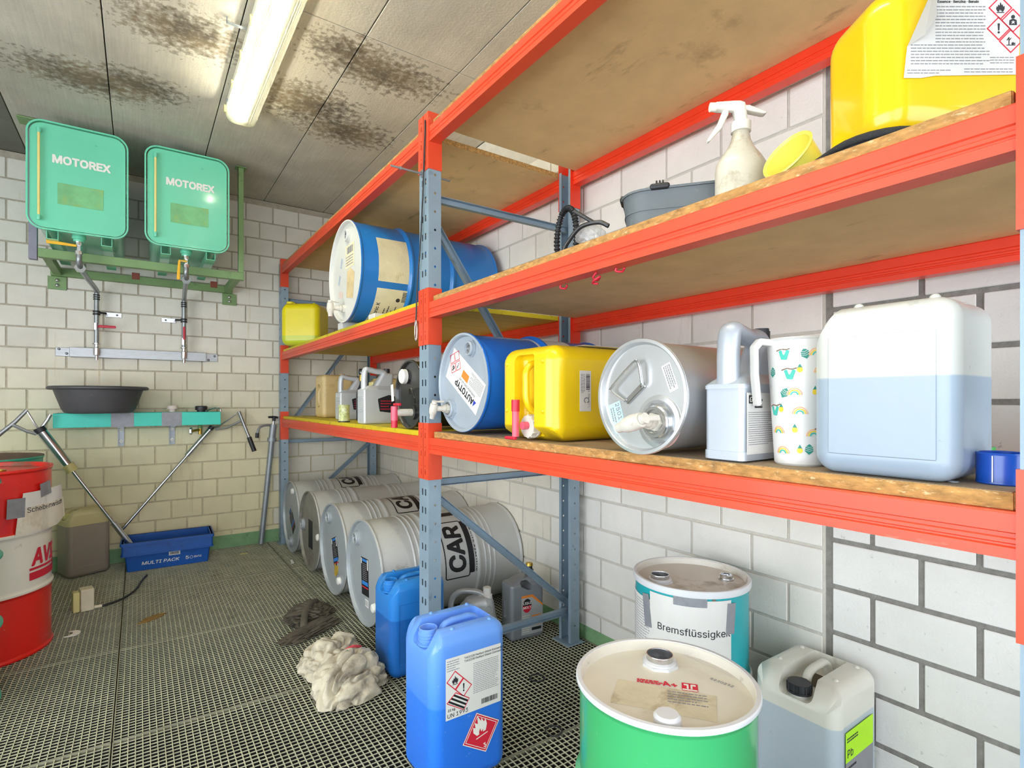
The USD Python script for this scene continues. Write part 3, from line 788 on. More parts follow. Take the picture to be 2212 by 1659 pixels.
def tank(x, label, z0=2.2, ghost=0):
    w, h, y0, y1, r = .472, .63, 4.1, 4.86, .075
    t = Thing('oil_tank', label, 'tank', 'green lubricant tanks', None, (x, 0, z0))
    fr = np.array([[1, 0, 0, 0], [0, 0, -1, 0], [0, 1, 0, h / 2], [0, 0, 0, 1.]])      # section in xz, extruded towards -y
    sec = lambda k: CrossSection.square((w - 2 * r, h - 2 * r), True).offset(r + k, circular_segments=40)
    t.add('shell', mv(sec(-.028).extrude(y1 - y0 - .02), fr, (0, y1, 0)), 'tank_green', smooth=25)
    t.add('front_panel', mv(sec(-.012).extrude(.010), fr, (0, y0 + .020, 0)), 'tank_green', smooth=25)
    t.add('front_rim', mv((sec(.003) - sec(-.006)).extrude(.022), fr, (0, y0 + .022, 0)), 'tank_green', smooth=25)
    F = frame((0, y0 + .009, h / 2), (1, 0, 0), (0, 0, 1))
    t.add('lettering', mv(txt('MOTOREX', .043, .012, .085, True, d=.0006, align='c', wide=.93, heavy=.045), F), 'white_print', smooth=False)
    gh = affinity.rotate(rect(-.10, -.155, .115, -.03), 0)
    t.add('label_residue', mv(poly(gh, .0005, .0006), F), 'label_ghost', smooth=False)
    g = t.add('sight_gauge', tube([(-w / 2 + .055, y0 - .012, .075), (-w / 2 + .055, y0 - .012, h - .07)], .0068, 14), 'gauge_yellow')
    for zz in (.062, h - .066):
        t.add('gauge_fitting', cat(mv(lathe([(0, -.018), (.008, -.016), (.0105, -.006), (.0105, .012), (0, .014)], 20), t=(-w / 2 + .055, y0 - .012, zz)), tube([(-w / 2 + .055, y0 - .012, zz), (-w / 2 + .055, y0 + .012, zz)], .008, 12)), 'tank_green', parent=g)
    for sx in (-.125, .13):
        ch = box(sx - .027, sx + .027, y0 + .03, y1, -.048, .002) - box(sx - .0235, sx + .0235, y0 - 1, y1 + 1, -.0445, .004)
        t.add('support_channel', ch, 'tank_green', smooth=False)
    o = t.add('outlet', mv(lathe([(.034, .034), (.036, -.004), (.036, -.014), (.028, -.018), (.028, -.03), (0, -.03)], 32), t=(-.008, y0 + .095, 0)), 'tank_green')
    return t


tank(-.295, 'green lubricant tank with white lettering, left of the two under the ceiling', ghost=1)
tank(.265, 'green lubricant tank with white lettering, right of the two under the ceiling')

t = Thing('tank_rack', 'olive green angle-iron bracket frame carrying the two green tanks on the back wall', 'bracket frame')
Y0 = 4.31
t.add('front_rail', bbox(-.506, .625, Y0, Y0 + .045, 2.078, 2.132), 'frame_green', smooth=False)
t.add('rear_rail', bbox(-.508, .625, YB - .055, YB - .008, 2.078, 2.132), 'frame_green', smooth=False)
for x in (-.47, .585):
    t.add('side_rail', bbox(x - .022, x + .022, Y0 + .045, YB - .055, 2.08, 2.130), 'frame_green', smooth=False)
t.add('hanger', bbox(.588, .622, Y0 - .001, Y0 + .036, 2.132, 2.890), 'frame_green', smooth=False)
t.add('hanger', bbox(-.549, -.509, Y0 + .0, Y0 + .04, 2.06, 2.890), 'frame_purple', smooth=False, label='purple-grey hanger of the frame')
t.add('ceiling_plate', bbox(-.60, -.49, Y0 - .04, Y0 + .08, 2.888, 2.8945), 'frame_green', smooth=False)
t.add('ceiling_plate', bbox(.57, .64, Y0 - .02, Y0 + .06, 2.888, 2.8945), 'frame_green', smooth=False)
for x in (-.475, .605):
    p = t.add('wall_plate', bbox(x - .052, x + .052, YB - .014, YB - .006, 1.985, 2.078), 'frame_green', smooth=False)
    for z in (2.015, 2.05):
        t.add('bolt', cat(mv(trimesh.creation.icosphere(2, .013), t=(x, YB - .016, z))), 'steel_bright', parent=p, smooth=True)
for x in (-.02, .45):
    t.add('clip', bbox(x - .022, x + .022, Y0 + .18, Y0 + .186, 2.035, 2.08), 'rust_red', smooth=False)

# pipes from the tanks to the quick couplings
def pipe_run(label, xo, xw, lever_to, hx, tag_side, zlev):
    t = Thing('oil_pipe', label, 'pipe')
    yo = 4.195; yw = 4.855
    t.add('valve_body', cat(mv(cyl(.016, .062, 6), t=(xo, yo, 2.108)), mv(cyl(.019, .022, 8), t=(xo, yo, 2.148)), mv(cyl(.02, .02, 8), t=(xo, yo, 2.095))), 'steel_bright', smooth=25)
    if lever_to == 'side':
        lv = mv(Manifold.batch_hull([rbox(.02, .006, .014, .003, 8, (-.02, 0, 0)), rbox(.03, .006, .022, .003, 8, (-.135, 0, .004))]), t=(xo, yo - .02, 2.142))
    else:
        lv = mv(Manifold.batch_hull([rbox(.014, .006, .02, .003, 8, (-.04, 0, -.02)), rbox(.018, .006, .03, .003, 8, (-.045, 0, -.12))]), t=(xo, yo - .02, 2.14))
    t.add('valve_lever', lv, 'yellow_plastic_grip')
    if lever_to != 'side': t.add('lever_stem', mv(rbox(.05, .006, .014, .002, 8, (-.02, 0, .0)), t=(xo, yo - .02, 2.132)), 'brass')
    run = curve([(xo, yo, 2.10), (xo, yo + .004, 2.055), (xo + .005 * np.sign(xw - xo), yo + .05, 2.025), (xo * .6 + xw * .4, yo * .6 + yw * .4, 2.008), (xw, yw - .035, 1.992), (xw, yw, 1.965), (xw, yw, 1.90)], 8)
    t.add('pipe', tube(run, .0155, 16), 'pipe_zinc')
    t.add('hex_nut', mv(cyl(.03, .022, 6), frame((xo + .003 * np.sign(xw - xo), yo + .05, 2.026), (1, 0, 0), (0, -.35, 1))), 'steel_bright', smooth=False)
    t.add('down_pipe', tube([(xw, yw, 1.97), (xw, yw, 1.62)], .0155, 16), 'pipe_zinc')
    for z in (1.955, 1.94, 1.925): t.add('ring', mv(cyl(.0195, .008, 20), t=(xw, yw, z)), 'black_plastic')
    zt = 1.835 if tag_side > 0 else 1.825
    c = t.add('pipe_clamp', cat(mv(cyl(.022, .012, 24), t=(xw, yw, zt)), mv(cyl(.022, .012, 24), t=(xw, yw, zt - .018)), tube([(xw + tag_side * .02, yw, zt), (xw + tag_side * .055, yw + .02, zt)], .007, 10)), 'black_plastic')
    x0, x1 = sorted((xw + tag_side * .048, xw + tag_side * .145))
    t.add('clamp_plate', bbox(x0, x1, YB - .012, YB - .006, zt - .018, zt + .018), 'steel_bright', smooth=False)
    t.add('clamp_bolt', mv(trimesh.creation.icosphere(2, .007), t=((x0 + x1) / 2 + tag_side * .02, YB - .013, zt)), 'zinc', smooth=True)
    v = t.add('ball_valve', cat(mv(cyl(.018, .05, 8), t=(xw, yw, zlev - .025)), mv(cyl(.012, .03, 12), frame((xw, yw, zlev), (0, 0, 1), (1, 0, 0)) )), 'steel_bright', smooth=25)
    if tag_side > 0: t.add('valve_handle', mv(rbox(.1, .01, .018, .004, 10, (.062, 0, 0)), t=(xw, yw - .026, zlev)), 'red_plastic', parent=v)
    else: t.add('valve_handle', mv(rbox(.016, .01, .1, .004, 10, (0, 0, .062)), t=(xw, yw - .026, zlev)), 'red_plastic', parent=v)
    t.add('coupling', mv(lathe([(0, 0), (.010, 0), (.010, .03), (.019, .034), (.021, .05), (.021, .085), (.016, .09), (.016, .11), (.025, .112), (.025, .12), (.012, .124), (.012, .14), (0, .14)], 28), t=(xw, yw, 1.495)), 'steel_bright')
    return t


pipe_run('steel drain pipe with yellow and red valve levers below the left green tank', -.303, -.252, 'side', 0, 1, 1.735)
pipe_run('steel drain pipe with a vertical red valve lever below the right green tank', .257, .283, 'down', 0, -1, 1.66)

t = Thing('stainless_rail', 'stainless steel channel rail screwed to the back wall behind the couplings', 'rail')
t.add('channel', bbox(-.405, .436, YB - .06, YB - .0065, 1.514, 1.582), 'steel_brushed', smooth=False)
for x0, x1, bz in ((-.486, -.405, (1.568, 1.538)), (.436, .521, (1.53, 1.562))):
    p = t.add('end_tab', bbox(x0, x1, YB - .012, YB - .0065, 1.518, 1.58), 'steel_brushed', smooth=False)
    for k, z in enumerate(bz): t.add('screw', mv(trimesh.creation.icosphere(2, .009), t=(x0 + .02 + k * .042, YB - .012, z)), 'zinc', parent=p, smooth=True)

# turquoise trough with what hangs and stands on it
mat('turquoise_sheet', C('#3fd6c0'), .45, var=.05, vs=6, dirt=(C('#2f8f80'), .12, 8))
t = Thing('trough', 'turquoise wrapped drip trough with two bands of grey tape on the back wall', 'trough')
sh = bbox(-.478, .520, 4.72, YB - .01, 1.018, 1.116) - box(-.47, .512, 4.728, YB - .02, 1.03, 1.2)
t.add('channel', sh, 'turquoise_sheet', smooth=False)
for x0, x1 in ((-.165, -.032), (.135, .262)):
    t.add('tape_band', bbox(x0, x1, 4.7185, 4.7215, 1.0165, 1.1175, .0006) + bbox(x0, x1, 4.7185, 4.75, 1.0155, 1.018, .0006), 'gaffer_grey', smooth=False)
for x in (-.112, .208):
    p = t.add('bracket', box(x - .019, x + .019, YB - .014, YB - .0065, .865, 1.016) + box(x - .019, x - .015, YB - .03, YB - .014, .865, 1.016) + box(x - .019, x + .019, 4.74, YB - .014, 1.010, 1.017), 'zinc', smooth=False)
    for z in (.985, .903): t.add('screw', cat(mv(cyl(.013, .003, 20), frame((x, YB - .016, z), (1, 0, 0), (0, 0, 1))), mv(trimesh.creation.icosphere(1, .006), t=(x, YB - .019, z))), 'white_print', parent=p)
v = t.add('drain_valve', cat(tube([(.392, 4.86, 1.02), (.392, 4.86, .94)], .012, 12), tube([(.392, 4.86, .975), (.34, 4.83, .968)], .010, 12)), 'brass')
t.add('valve_stub', tube([(.392, 4.86, 1.02), (.392, 4.86, .985)], .016, 14), 'frame_green', parent=v)
t.add('hand_wheel', mv(Manifold.cylinder(.012, .028, .028, 6) - Manifold.cylinder(.02, .011, .011, 12).translate((0, 0, -.005)), frame((.335, 4.825, .968), (0, 0, 1), (.3, 1, 0))), 'steel_bright', parent=v, smooth=False)
mat('cap_white', C('#e8d9d0'), .5, var=.05)
single('white_cap', mv(lathe([(0, 0), (.022, 0), (.022, .02), (.036, .022), (.036, .044), (.03, .05), (0, .05)], 36), t=(.205, 4.80, 1.1175)), 'cap_white', 'round white plastic cap standing on the turquoise trough', 'cap')
single('black_cap', mv(lathe([(0, 0), (.03, 0), (.03, .012), (.042, .014), (.042, .04), (.036, .045), (0, .045)], 36), t=(.395, 4.80, 1.1175)), 'black_plastic', 'round black plastic cap standing on the turquoise trough', 'cap')
single('steel_spout', tube(curve([(.43, 4.80, 1.12), (.465, 4.79, 1.142), (.50, 4.785, 1.148), (.522, 4.782, 1.138), (.527, 4.78, 1.12)], 8), .0065, 12), 'steel_bright', 'bent chromed spout lying at the right end of the turquoise trough', 'spout')

mat('bowl_black', C('#4b4a4c'), .55, var=.12, vs=7, dirt=[(C('#7c766c'), .12, 6), (C('#a39c8e'), .04, 30)])
t = Thing('mixing_bowl', 'round black rubber bowl standing on the turquoise trough', 'bowl', None, None, (-.225, 4.655, 1.117))
t.add('bowl_body', lathe([(0, 0), (.165, 0), (.19, .008), (.205, .03), (.235, .12), (.25, .168), (.246, .168), (.229, .12), (.199, .034), (.18, .016), (0, .012)], 80), 'bowl_black')
t.add('rim', mv(lathe([(.246, .160), (.27, .160), (.281, .165), (.281, .176), (.272, .183), (.252, .18), (.246, .172), (.246, .160)], 80)), 'bowl_black')

# ---- hand pumps
def grease_pump(name, label, p_tip, p_top, r_low, r_up, frac, tip_r=None):
    t = Thing(name, label, 'hand pump')
    a, b = np.array(p_tip, float), np.array(p_top, float); d = b - a
    at = lambda k: a + d * k
    t.add('lower_tube', tube([at(0), at(frac)], r_low, 20), 'steel_bright')
    t.add('barrel', tube([at(frac), at(1)], r_up, 28), 'steel_bright')
    if r_up > .02: t.add('collar', tube([at(frac - .02), at(frac + .03)], r_up * 1.16, 28), 'clip_yellowed')
    t.add('head', tube([at(.985), at(1.015)], r_up * 1.08, 24), 'black_plastic')
    return t, at, d / np.linalg.norm(d)


t, at, dv = grease_pump('suction_pump', 'chromed lever pump leaning in the blue crate in front of the trough', (.015, 4.705, .06), (-.535, 4.66, 1.012), .0115, .029, .72)
t.add('foot_tube', tube([at(.02), at(.30)], .0185, 20), 'steel_bright')
t.add('lever', tube([(-.60, 4.655, 1.142), (-.655, 4.65, 1.068), (-.745, 4.64, .972)], [.011, .0125, .0135], 12), 'steel_brushed')
t.add('connecting_rod', tube([(-.60, 4.655, 1.138), (-.555, 4.655, 1.04), (-.535, 4.66, 1.0)], .006, 10), 'steel_bright')
t.add('link', tube([(-.668, 4.645, 1.05), (-.60, 4.65, 1.005), (-.552, 4.655, .985)], .0105, 10), 'steel_brushed')
t.add('outlet', tube([(-.530, 4.66, 1.02), (-.50, 4.665, 1.075), (-.485, 4.668, 1.112)], .012, 12), 'steel_bright')
t, at, dv = grease_pump('grease_gun_pump', 'slim chromed lever pump leaning on the wall behind the other pump', (-.125, 4.845, .235), (.470, 4.885, .985), .0105, .0185, .72)
t.add('plunger', tube([(.470, 4.885, .985), (.53, 4.878, 1.0), (.66, 4.86, 1.108)], .006, 10), 'steel_bright')
t.add('lever', tube([(.665, 4.858, 1.115), (.735, 4.82, .905)], .0125, 12), 'steel_brushed')
t.add('grip', tube([(.735, 4.82, .905), (.772, 4.80, .79)], .0175, 16), 'black_plastic')
t.add('link', tube([(.50, 4.88, .975), (.58, 4.87, .985), (.685, 4.85, 1.04)], .009, 10), 'steel_brushed')
t = Thing('barrel_pump', 'grey steel barrel pump with a bent spout leaning beside the rack', 'hand pump')
a, b = np.array([.832, 4.86, .012]), np.array([.935, 4.905, 1.0])
at = lambda k: a + (b - a) * k
mat('pump_grey', C('#9aa0a4'), .45, .5, var=.06, vs=8)
t.add('riser', tube([at(0), at(.87)], .021, 24), 'pump_grey')
t.add('head', tube([at(.87), at(1.0)], .026, 24), 'pump_grey')
t.add('collar', tube([at(.855), at(.885)], .036, 24), 'pump_grey')
t.add('spout', tube(curve([at(.985), at(.985) + [-.05, -.02, .012], at(.98) + [-.105, -.04, .004], at(.97) + [-.128, -.05, -.03], at(.97) + [-.13, -.05, -.062]], 8), .0095, 14), 'pump_grey')
t.add('nozzle', tube([at(.97) + [-.13, -.05, -.035], at(.97) + [-.132, -.05, -.075]], .014, 16), 'black_plastic')
t.add('rod', tube([at(1.0), at(1.06)], .008, 12), 'steel_bright')
t.add('handle', cat(tube([at(1.06) + [0, 0, -.03], at(1.06)], .012, 12), tube([at(1.06) + [-.045, -.01, .004], at(1.065), at(1.06) + [.03, .005, 0]], .009, 12)), 'black_plastic')

# ---- blue crate
mat('crate_blue', C('#1658b0'), .42, var=.08, vs=5, dirt=[(C('#123e7c'), .2, 9), (C('#88a5cc'), .03, 60)])
t = Thing('crate', 'blue plastic stacking crate with white lettering on the floor by the back wall', 'crate', None, None, (.178, 4.722, 0), -1.5)
w, d, h = .555, .29, .21
lo = Manifold.batch_hull([slab(w - .06, d - .06, .001, .012, (0, 0, .002)), slab(w - .035, d - .035, .001, .012, (0, 0, h * .56))])
up = slab(w, d, h * .44, .012, (0, 0, h * .56))
body = lo + up - slab(w - .03, d - .03, h, .008, (0, 0, h * .57)) - Manifold.batch_hull([slab(w - .075, d - .075, .001, .01, (0, 0, .01)), slab(w - .05, d - .05, .001, .01, (0, 0, h * .58))])
t.add('crate_body', body, 'crate_blue', smooth=20)
lip = slab(w + .018, d + .018, .02, .014, (0, 0, h - .02)) - slab(w - .02, d - .02, .1, .01, (0, 0, h - .05))
t.add('rim', lip, 'crate_blue', smooth=20)
t.add('rib', slab(w + .01, d + .01, .008, .012, (0, 0, h * .555)) - slab(w - .04, d - .04, .1, .01, (0, 0, h * .5)), 'crate_blue', smooth=20)
F = frame((0, -d / 2 + .0205, .062), (1, 0, 0), (0, -.07, 1))
t.add('lettering', mv(cat(txt('MULTI PACK', .022, -.165, -.02, True, wide=1.2, slant=.2), txt('5', .023, .10, -.02, True, wide=1.3), poly(sg.Point(.14, -.01).buffer(.011).difference(sg.Point(.14, -.01).buffer(.0085)), .0005, .0008), fine(.156, -.017, .205, .0, 2, 4, .5, .1, .02)), F), 'white_print', smooth=False)
F2 = frame((0, -d / 2 - .0012, .155), (1, 0, 0), (0, 0, 1))
decal(t, frame((.0, -d / 2 + .0125, .098), (1, 0, 0), (0, -.07, 1)), [('barcode_label', poly(rect(.0, -.012, .07, .018), .0006), 'paper'), ('barcode', barcode(.008, -.006, .054, .018), 'ink')])

# ---- murky canister, drums at the left edge
mat('can_murky', C('#c9b27a'), .4, var=.06, vs=5, sss=.15, bands=[(0.0, C('#857a70')), (.02, C('#8c8074')), (.352, C('#9c9080')), (.354, C('#cfc08a')), (.46, C('#d5c89a'))], dirt=(C('#6e6146'), .12, 6))
t = Thing('jerrycan', 'murky translucent jerrycan two-thirds full of brown fluid beside the blue crate', 'jerrycan', None, None, (-.318, 4.775, .001), 22)
jerry(t, .25, .20, .45, 'can_murky', .032, cap='clip_yellowed')

def bands_mat(name, bands, **k): mat(name, (.5, .5, .5), bands=bands, **k)


RED, WHT = C('#e02018'), C('#e9e4d8')
bands_mat('drum_red_white', [(0, RED), (.299, RED), (.300, WHT), (.585, WHT), (.586, RED), (.88, RED)], rough=.35, coat=.3, var=.04, dirt=[(C('#7c5c30'), .04, 7), (C('#f2e8dc'), .02, 60)])
mat('lid_red_rusty', C('#d8281c'), .5, var=.1, vs=6, dirt=(C('#6a5138'), .42, 4))
mat('lid_rust', C('#6b5a48'), .8, var=.2, vs=6)
mat('drum_teal', C('#3fae94'), .4, var=.06, vs=6, dirt=(C('#6b5d3c'), .08, 8))
def face(c):   # angle from a centre towards the camera
    return math.degrees(math.atan2(-c[1], -c[0]))


c = (-.648, 3.552)
t = Thing('oil_drum', 'red and white oil drum with a taped paper sign at the left edge', 'drum', None, None, (c[0], c[1], .001))
drum(t, .29, .88, 'drum_red_white', 'lid_red_rusty')
bung(t, mv(np.zeros((1, 3)), None) if False else np.array([[1, 0, 0, .10], [0, 1, 0, -.12], [0, 0, 1, .86], [0, 0, 0, 1.]]), .03, 'brass', body='brass')
a0 = face(c)
avia = cat(txt('AVIA', .072, -.0, .070, True, slant=.12, wide=.95, heavy=.03), poly(rect(-.01, .046, .30, .057), .0005, .0008), poly(rect(-.01, -.0, .30, .036), .0005, .0008))
t.add('lettering', wrap(avia, .2845, a0 + 43, .352), 'ink_red', smooth=False)
def PL(m, Rp=.2925, x0=-.155, x1=.0, zb=.592):
    """The sign follows the drum and flares off straight at its right end (local to the drum)."""
    m = refine(tm(m), .03); v = m.vertices; aa = math.radians(a0 + 30)
    th_ = aa + (np.minimum(v[:, 0], x1) - x0) / Rp; ex = np.maximum(v[:, 0] - x1, 0); r_ = Rp + v[:, 2]
    lift = .010 * np.sin(np.clip(ex / .14, 0, 1) * 3.1)
    return trimesh.Trimesh(np.stack([r_ * np.cos(th_) - ex * np.sin(th_) + lift * np.cos(th_), r_ * np.sin(th_) + ex * np.cos(th_) + lift * np.sin(th_), zb + v[:, 1] + .05 * np.maximum(v[:, 0], 0)], 1), m.faces, process=False)


S = sg.Polygon([(-.155, .0), (.06, .0), (.145, .02), (.12, .18), (-.135, .18)])
mat('sleeve_dirty', C('#e3dccb'), .35, var=.03, vs=5, coat=.5, dirt=(C('#a98f66'), .26, 3.2))
decal(t, PL, [('paper_sign', poly(S, .001), 'paper'), ('sleeve', poly(S.buffer(.012, join_style=2).intersection(rect(-.2, -.05, .2, .11)), .0008, .0015), 'sleeve_dirty'), ('lettering', txt('Scheibenwisch', .024, -.12, .085, z=.0026), 'ink'),
               ('tape', poly(affinity.rotate(rect(-.05, .15, .02, .215), 8), .0006, .0026), 'gaffer_grey'), ('tape', poly(affinity.rotate(rect(-.20, .07, -.128, .16), -2), .0006, .0026), 'gaffer_grey')])
c = (-.752, 4.232)
t = Thing('oil_drum', 'green open-topped steel drum behind the red and white one', 'drum', None, None, (c[0], c[1], .001))
drum(t, .285, .88, 'drum_teal', 'lid_rust', lid_depth=.06)
c = (-.748, 2.94)
t = Thing('oil_drum', 'turquoise steel drum, only its edge showing at the left of the picture', 'drum', None, None, (c[0], c[1], .001))
drum(t, .29, .88, 'drum_teal', 'lid_rust', hoop_h=.012)

# ---- small things on the floor there
mat('adaptor_white', C('#d9cfb4'), .5, var=.06, vs=12, dirt=(C('#8c7a54'), .22, 12))
mat('cord_black', C('#2b2c2e'), .5)
t = Thing('power_adaptor', 'dirty white plug box with a black cable lying on the grating', 'adaptor', None, None, (-.262, 3.93, .001), 12)
t.add('box', rbox(.062, .075, .125, .006, 12, (0.012, 0, .063)), 'adaptor_white')
t.add('side_shell', rbox(.032, .06, .112, .006, 12, (-.036, .004, .057)), 'clip_yellowed')
t.add('cable', tube(curve([(.04, -.02, .012), (.10, -.03, .012), (.19, .02, .012), (.27, .11, .02), (.34, .28, .02), (.40, .42, .012)], 8), .0065, 10), 'cord_black')
t.add('strain_relief', tube([(.03, -.02, .012), (.08, -.03, .012)], .009, 10), 'adaptor_white')


def crumple(outline, h, seed, e=.012, amp=.5, freq=18):
    """Thin crumpled sheet over an outline in plan."""
    m = trimesh.creation.extrude_polygon(outline, .004, engine='earcut'); m = refine(m, e); v = m.vertices
    n = meshkit.fbm(np.stack([v[:, 0] * freq, v[:, 1] * freq, np.full(len(v), seed)], 1), 4, seed)
    d = np.array([outline.exterior.distance(sg.Point(p[0], p[1])) for p in v[:, :2]])
    v[:, 2] += h * np.clip(d / .03, 0, 1) ** .6 * (1 - amp + amp * 2 * np.abs(n - .5) * 2) * .8
    return trimesh.Trimesh(v, m.faces, process=False)


mat('leaf_brown', C('#8a6d3a'), .8, var=.15, vs=30)
single('leaf', mv(crumple(sg.Polygon([(-.085, -.012), (-.04, -.03), (.03, -.03), (.085, .0), (.05, .03), (-.02, .028)]), .008, 2), np.array([[.83, -.55, 0, .055], [.55, .83, 0, 3.565], [0, 0, 1, .001], [0, 0, 0, 1.]])), 'leaf_brown', 'dry brown leaf lying on the grating in the aisle', 'leaf')
mat('shard_white', C('#f2efe8'), .4)
sh = sg.Point(0, 0).buffer(.04).difference(sg.Point(-.028, .005).buffer(.036))
single('plastic_shard', mv(crumple(sh, .006, 4), t=(-.29, 3.565, .001)), 'shard_white', 'small white crescent of broken plastic in front of the red drum', 'shard')
single('plastic_shard', mv(crumple(sg.Polygon([(-.012, -.05), (.012, -.04), (.02, .05), (.004, .05)]), .006, 4), t=(.93, 4.22, .001)), 'shard_white', 'narrow white sliver lying below the farthest grey drum', 'shard')
single('plastic_shard', mv(crumple(sg.Polygon([(-.03, -.012), (.03, -.01), (.025, .012), (-.02, .015)]), .006, 4), t=(.672, 4.66, .001)), 'clip_yellowed', 'tiny pale scrap on the grating right of the blue crate', 'shard')

# ================================================================ things on the rack
def lying(X, H, Y, Z, roll=0):
    """Frame of a drum lying on its side with the lid towards the aisle at x = X."""
    return frame((X + H, Y, Z), (0, -1, 0), (0, 0, 1)) @ rot((0, 0, 1), roll)


def facing(o, z):
    """Frame at o whose z axis points along z."""
    z = np.array(z, float) / np.linalg.norm(z); x = np.cross((0, 0, 1.0), z); x /= np.linalg.norm(x)
    return frame(o, x, np.cross(z, x))


def at_lid(x, y, H, turn=0):
    M = np.eye(4); M[:3, 3] = (x, y, H); return M @ rot((0, 0, 1), turn)


mat('drum_blue', C('#1f78c8'), .3, var=.04, vs=4, coat=.25, dirt=(C('#c9d6e2'), .02, 70))
mat('drum_blue_deep', C('#1a6fd4'), .28, var=.04, vs=4, coat=.3)
mat('lid_white', C('#d8d7d1'), .45, var=.03, vs=5, dirt=(C('#c4b08c'), .06, 7))
mat('lid_grey', C('#a6b0bb'), .4, .1, var=.03, vs=6, dirt=(C('#8b8d8c'), .03, 24))
mat('label_torn', C('#d8c194'), .6, var=.12, vs=18, dirt=(C('#a48756'), .25, 24), bump=.5, bs=40)
mat('label_blue', C('#bcd6dd'), .7, var=.04)
mat('label_orange', C('#f08a33'), .6)
mat('label_pink', C('#dcc5bb'), .7)
mat('print_blue', C('#2338b8'), .5)
mat('bluecode', C('#8fa6bf'), .7)

# -- big blue drum, middle shelf of the far bay
R, H = .285, .855
zc = ZY2 + R + .012
t = Thing('plastic_drum', 'large blue drum with white lid lying on the middle shelf of the far bay', 'drum', pre=lying(.945, H, 3.02, zc))
drum(t, R, H, 'drum_blue', 'lid_white', hoops=(.36, .66), hoop_h=.012)
bung(t, at_lid(.015, .205, H - .02), .030, 'steel_bright', open_=False, octo=False, body='lid_white')
tap(t, at_lid(-.045, -.20, H - .02), 'tap_white', s=1.05)
LM = lambda m: mv(m, at_lid(0, 0, H - .0195))
decal(t, LM, [('lid_label', poly(rect(-.03, .02, .12, .15), .0006), 'paper_cream'), ('barcode', barcode(.0, .10, .10, .038, 3), 'ink_grey'), ('print', fine(-.02, .03, .11, .09, 4, 6, .35, .5), 'ink_grey')])
decal(t, LM, [('torn_label', poly(sg.Polygon([(-.01, -.14), (.10, -.16), (.125, -.02), (.06, .015), (.0, .005)]), .001), 'label_torn')])
for x, y, m in ((-.10, .07, 'bluecode'), (-.14, -.02, 'bluecode'), (-.115, -.11, 'label_pink')):
    LF = at_lid(x, y, H - .0193, 62 if m != 'label_pink' else -10)
    items = [('code_label', poly(rect(-.035, -.018, .035, .018), .0005), 'paper' if m == 'bluecode' else m)]
    if m == 'bluecode': items.append(('code', fine(-.03, -.014, .03, .014, 4, 5, .5, .1, .006), 'bluecode'))
    decal(t, (lambda LF: (lambda m_: mv(m_, LF)))(LF), items)
RB_ = R - .0065
mat('label_wrinkled', C('#ddd3ae'), .6, var=.08, vs=9, stretch=(1, 1, 1), dirt=(C('#b4a065'), .28, 12), bump=.6, bs=26)
decal(t, lambda m: wrap(m, RB_, 8, H - .20), [('side_label', poly(rect(-.125, -.105, .125, .10), .001), 'label_wrinkled'), ('print', fine(-.11, -.09, .11, .0, 9, 8, .25, .3), 'paper_cream')])
decal(t, lambda m: wrap(m, RB_, -50, H - .20), [('side_label', poly(rect(-.135, -.105, .12, .10), .001), 'paper_cream'), ('print', cat(txt('electronic K', .02, -.12, .065, True), fine(-.12, -.06, .02, .04, 5, 9, .3, .3), poly(sg.Point(.06, -.03).buffer(.012), .0003, .0008)), 'ink'), ('barcode', barcode(.05, -.09, .06, .04, 4), 'ink')])
single('wedge_block', mv(bbox(-.02, .05, -.045, .045, 0, .028, .003), t=(1.02, 2.735, ZY2)), 'lid_white', 'small white wedge block at the right foot of the large blue drum', 'wedge')
t = Thing('drip_box', 'open white carton set under the tap of the large blue drum', 'carton', None, None, (1.03, 3.235, ZY2 + .0005))
t.add('carton_body', bbox(-.04, .04, -.045, .045, 0, .04, .002) - box(-.036, .036, -.041, .041, .003, .2), 'paper', smooth=False)

# -- yellow jerrycan beside it
mat('can_yellow_green', C('#e8d800'), .35, var=.05, vs=5, coat=.2, bands=[(0, C('#c6d238')), (.075, C('#cbd636')), (.078, C('#eedc0a')), (.4, C('#eedc12'))], dirt=(C('#6f6a1c'), .06, 10))
t = Thing('jerrycan', 'yellow jerrycan with a dirty greenish foot at the far end of the middle shelf', 'jerrycan', None, None, (1.085, 4.44, ZY2), -35)
jerry(t, .30, .255, .33, 'can_yellow_green', .05, cap='can_yellow_green', cap_r=.022, ribs=False)
t.add('neck_collar', mv(cyl(.030, .055, 32), t=(-.118, 0, .30)), 'can_yellow_green')

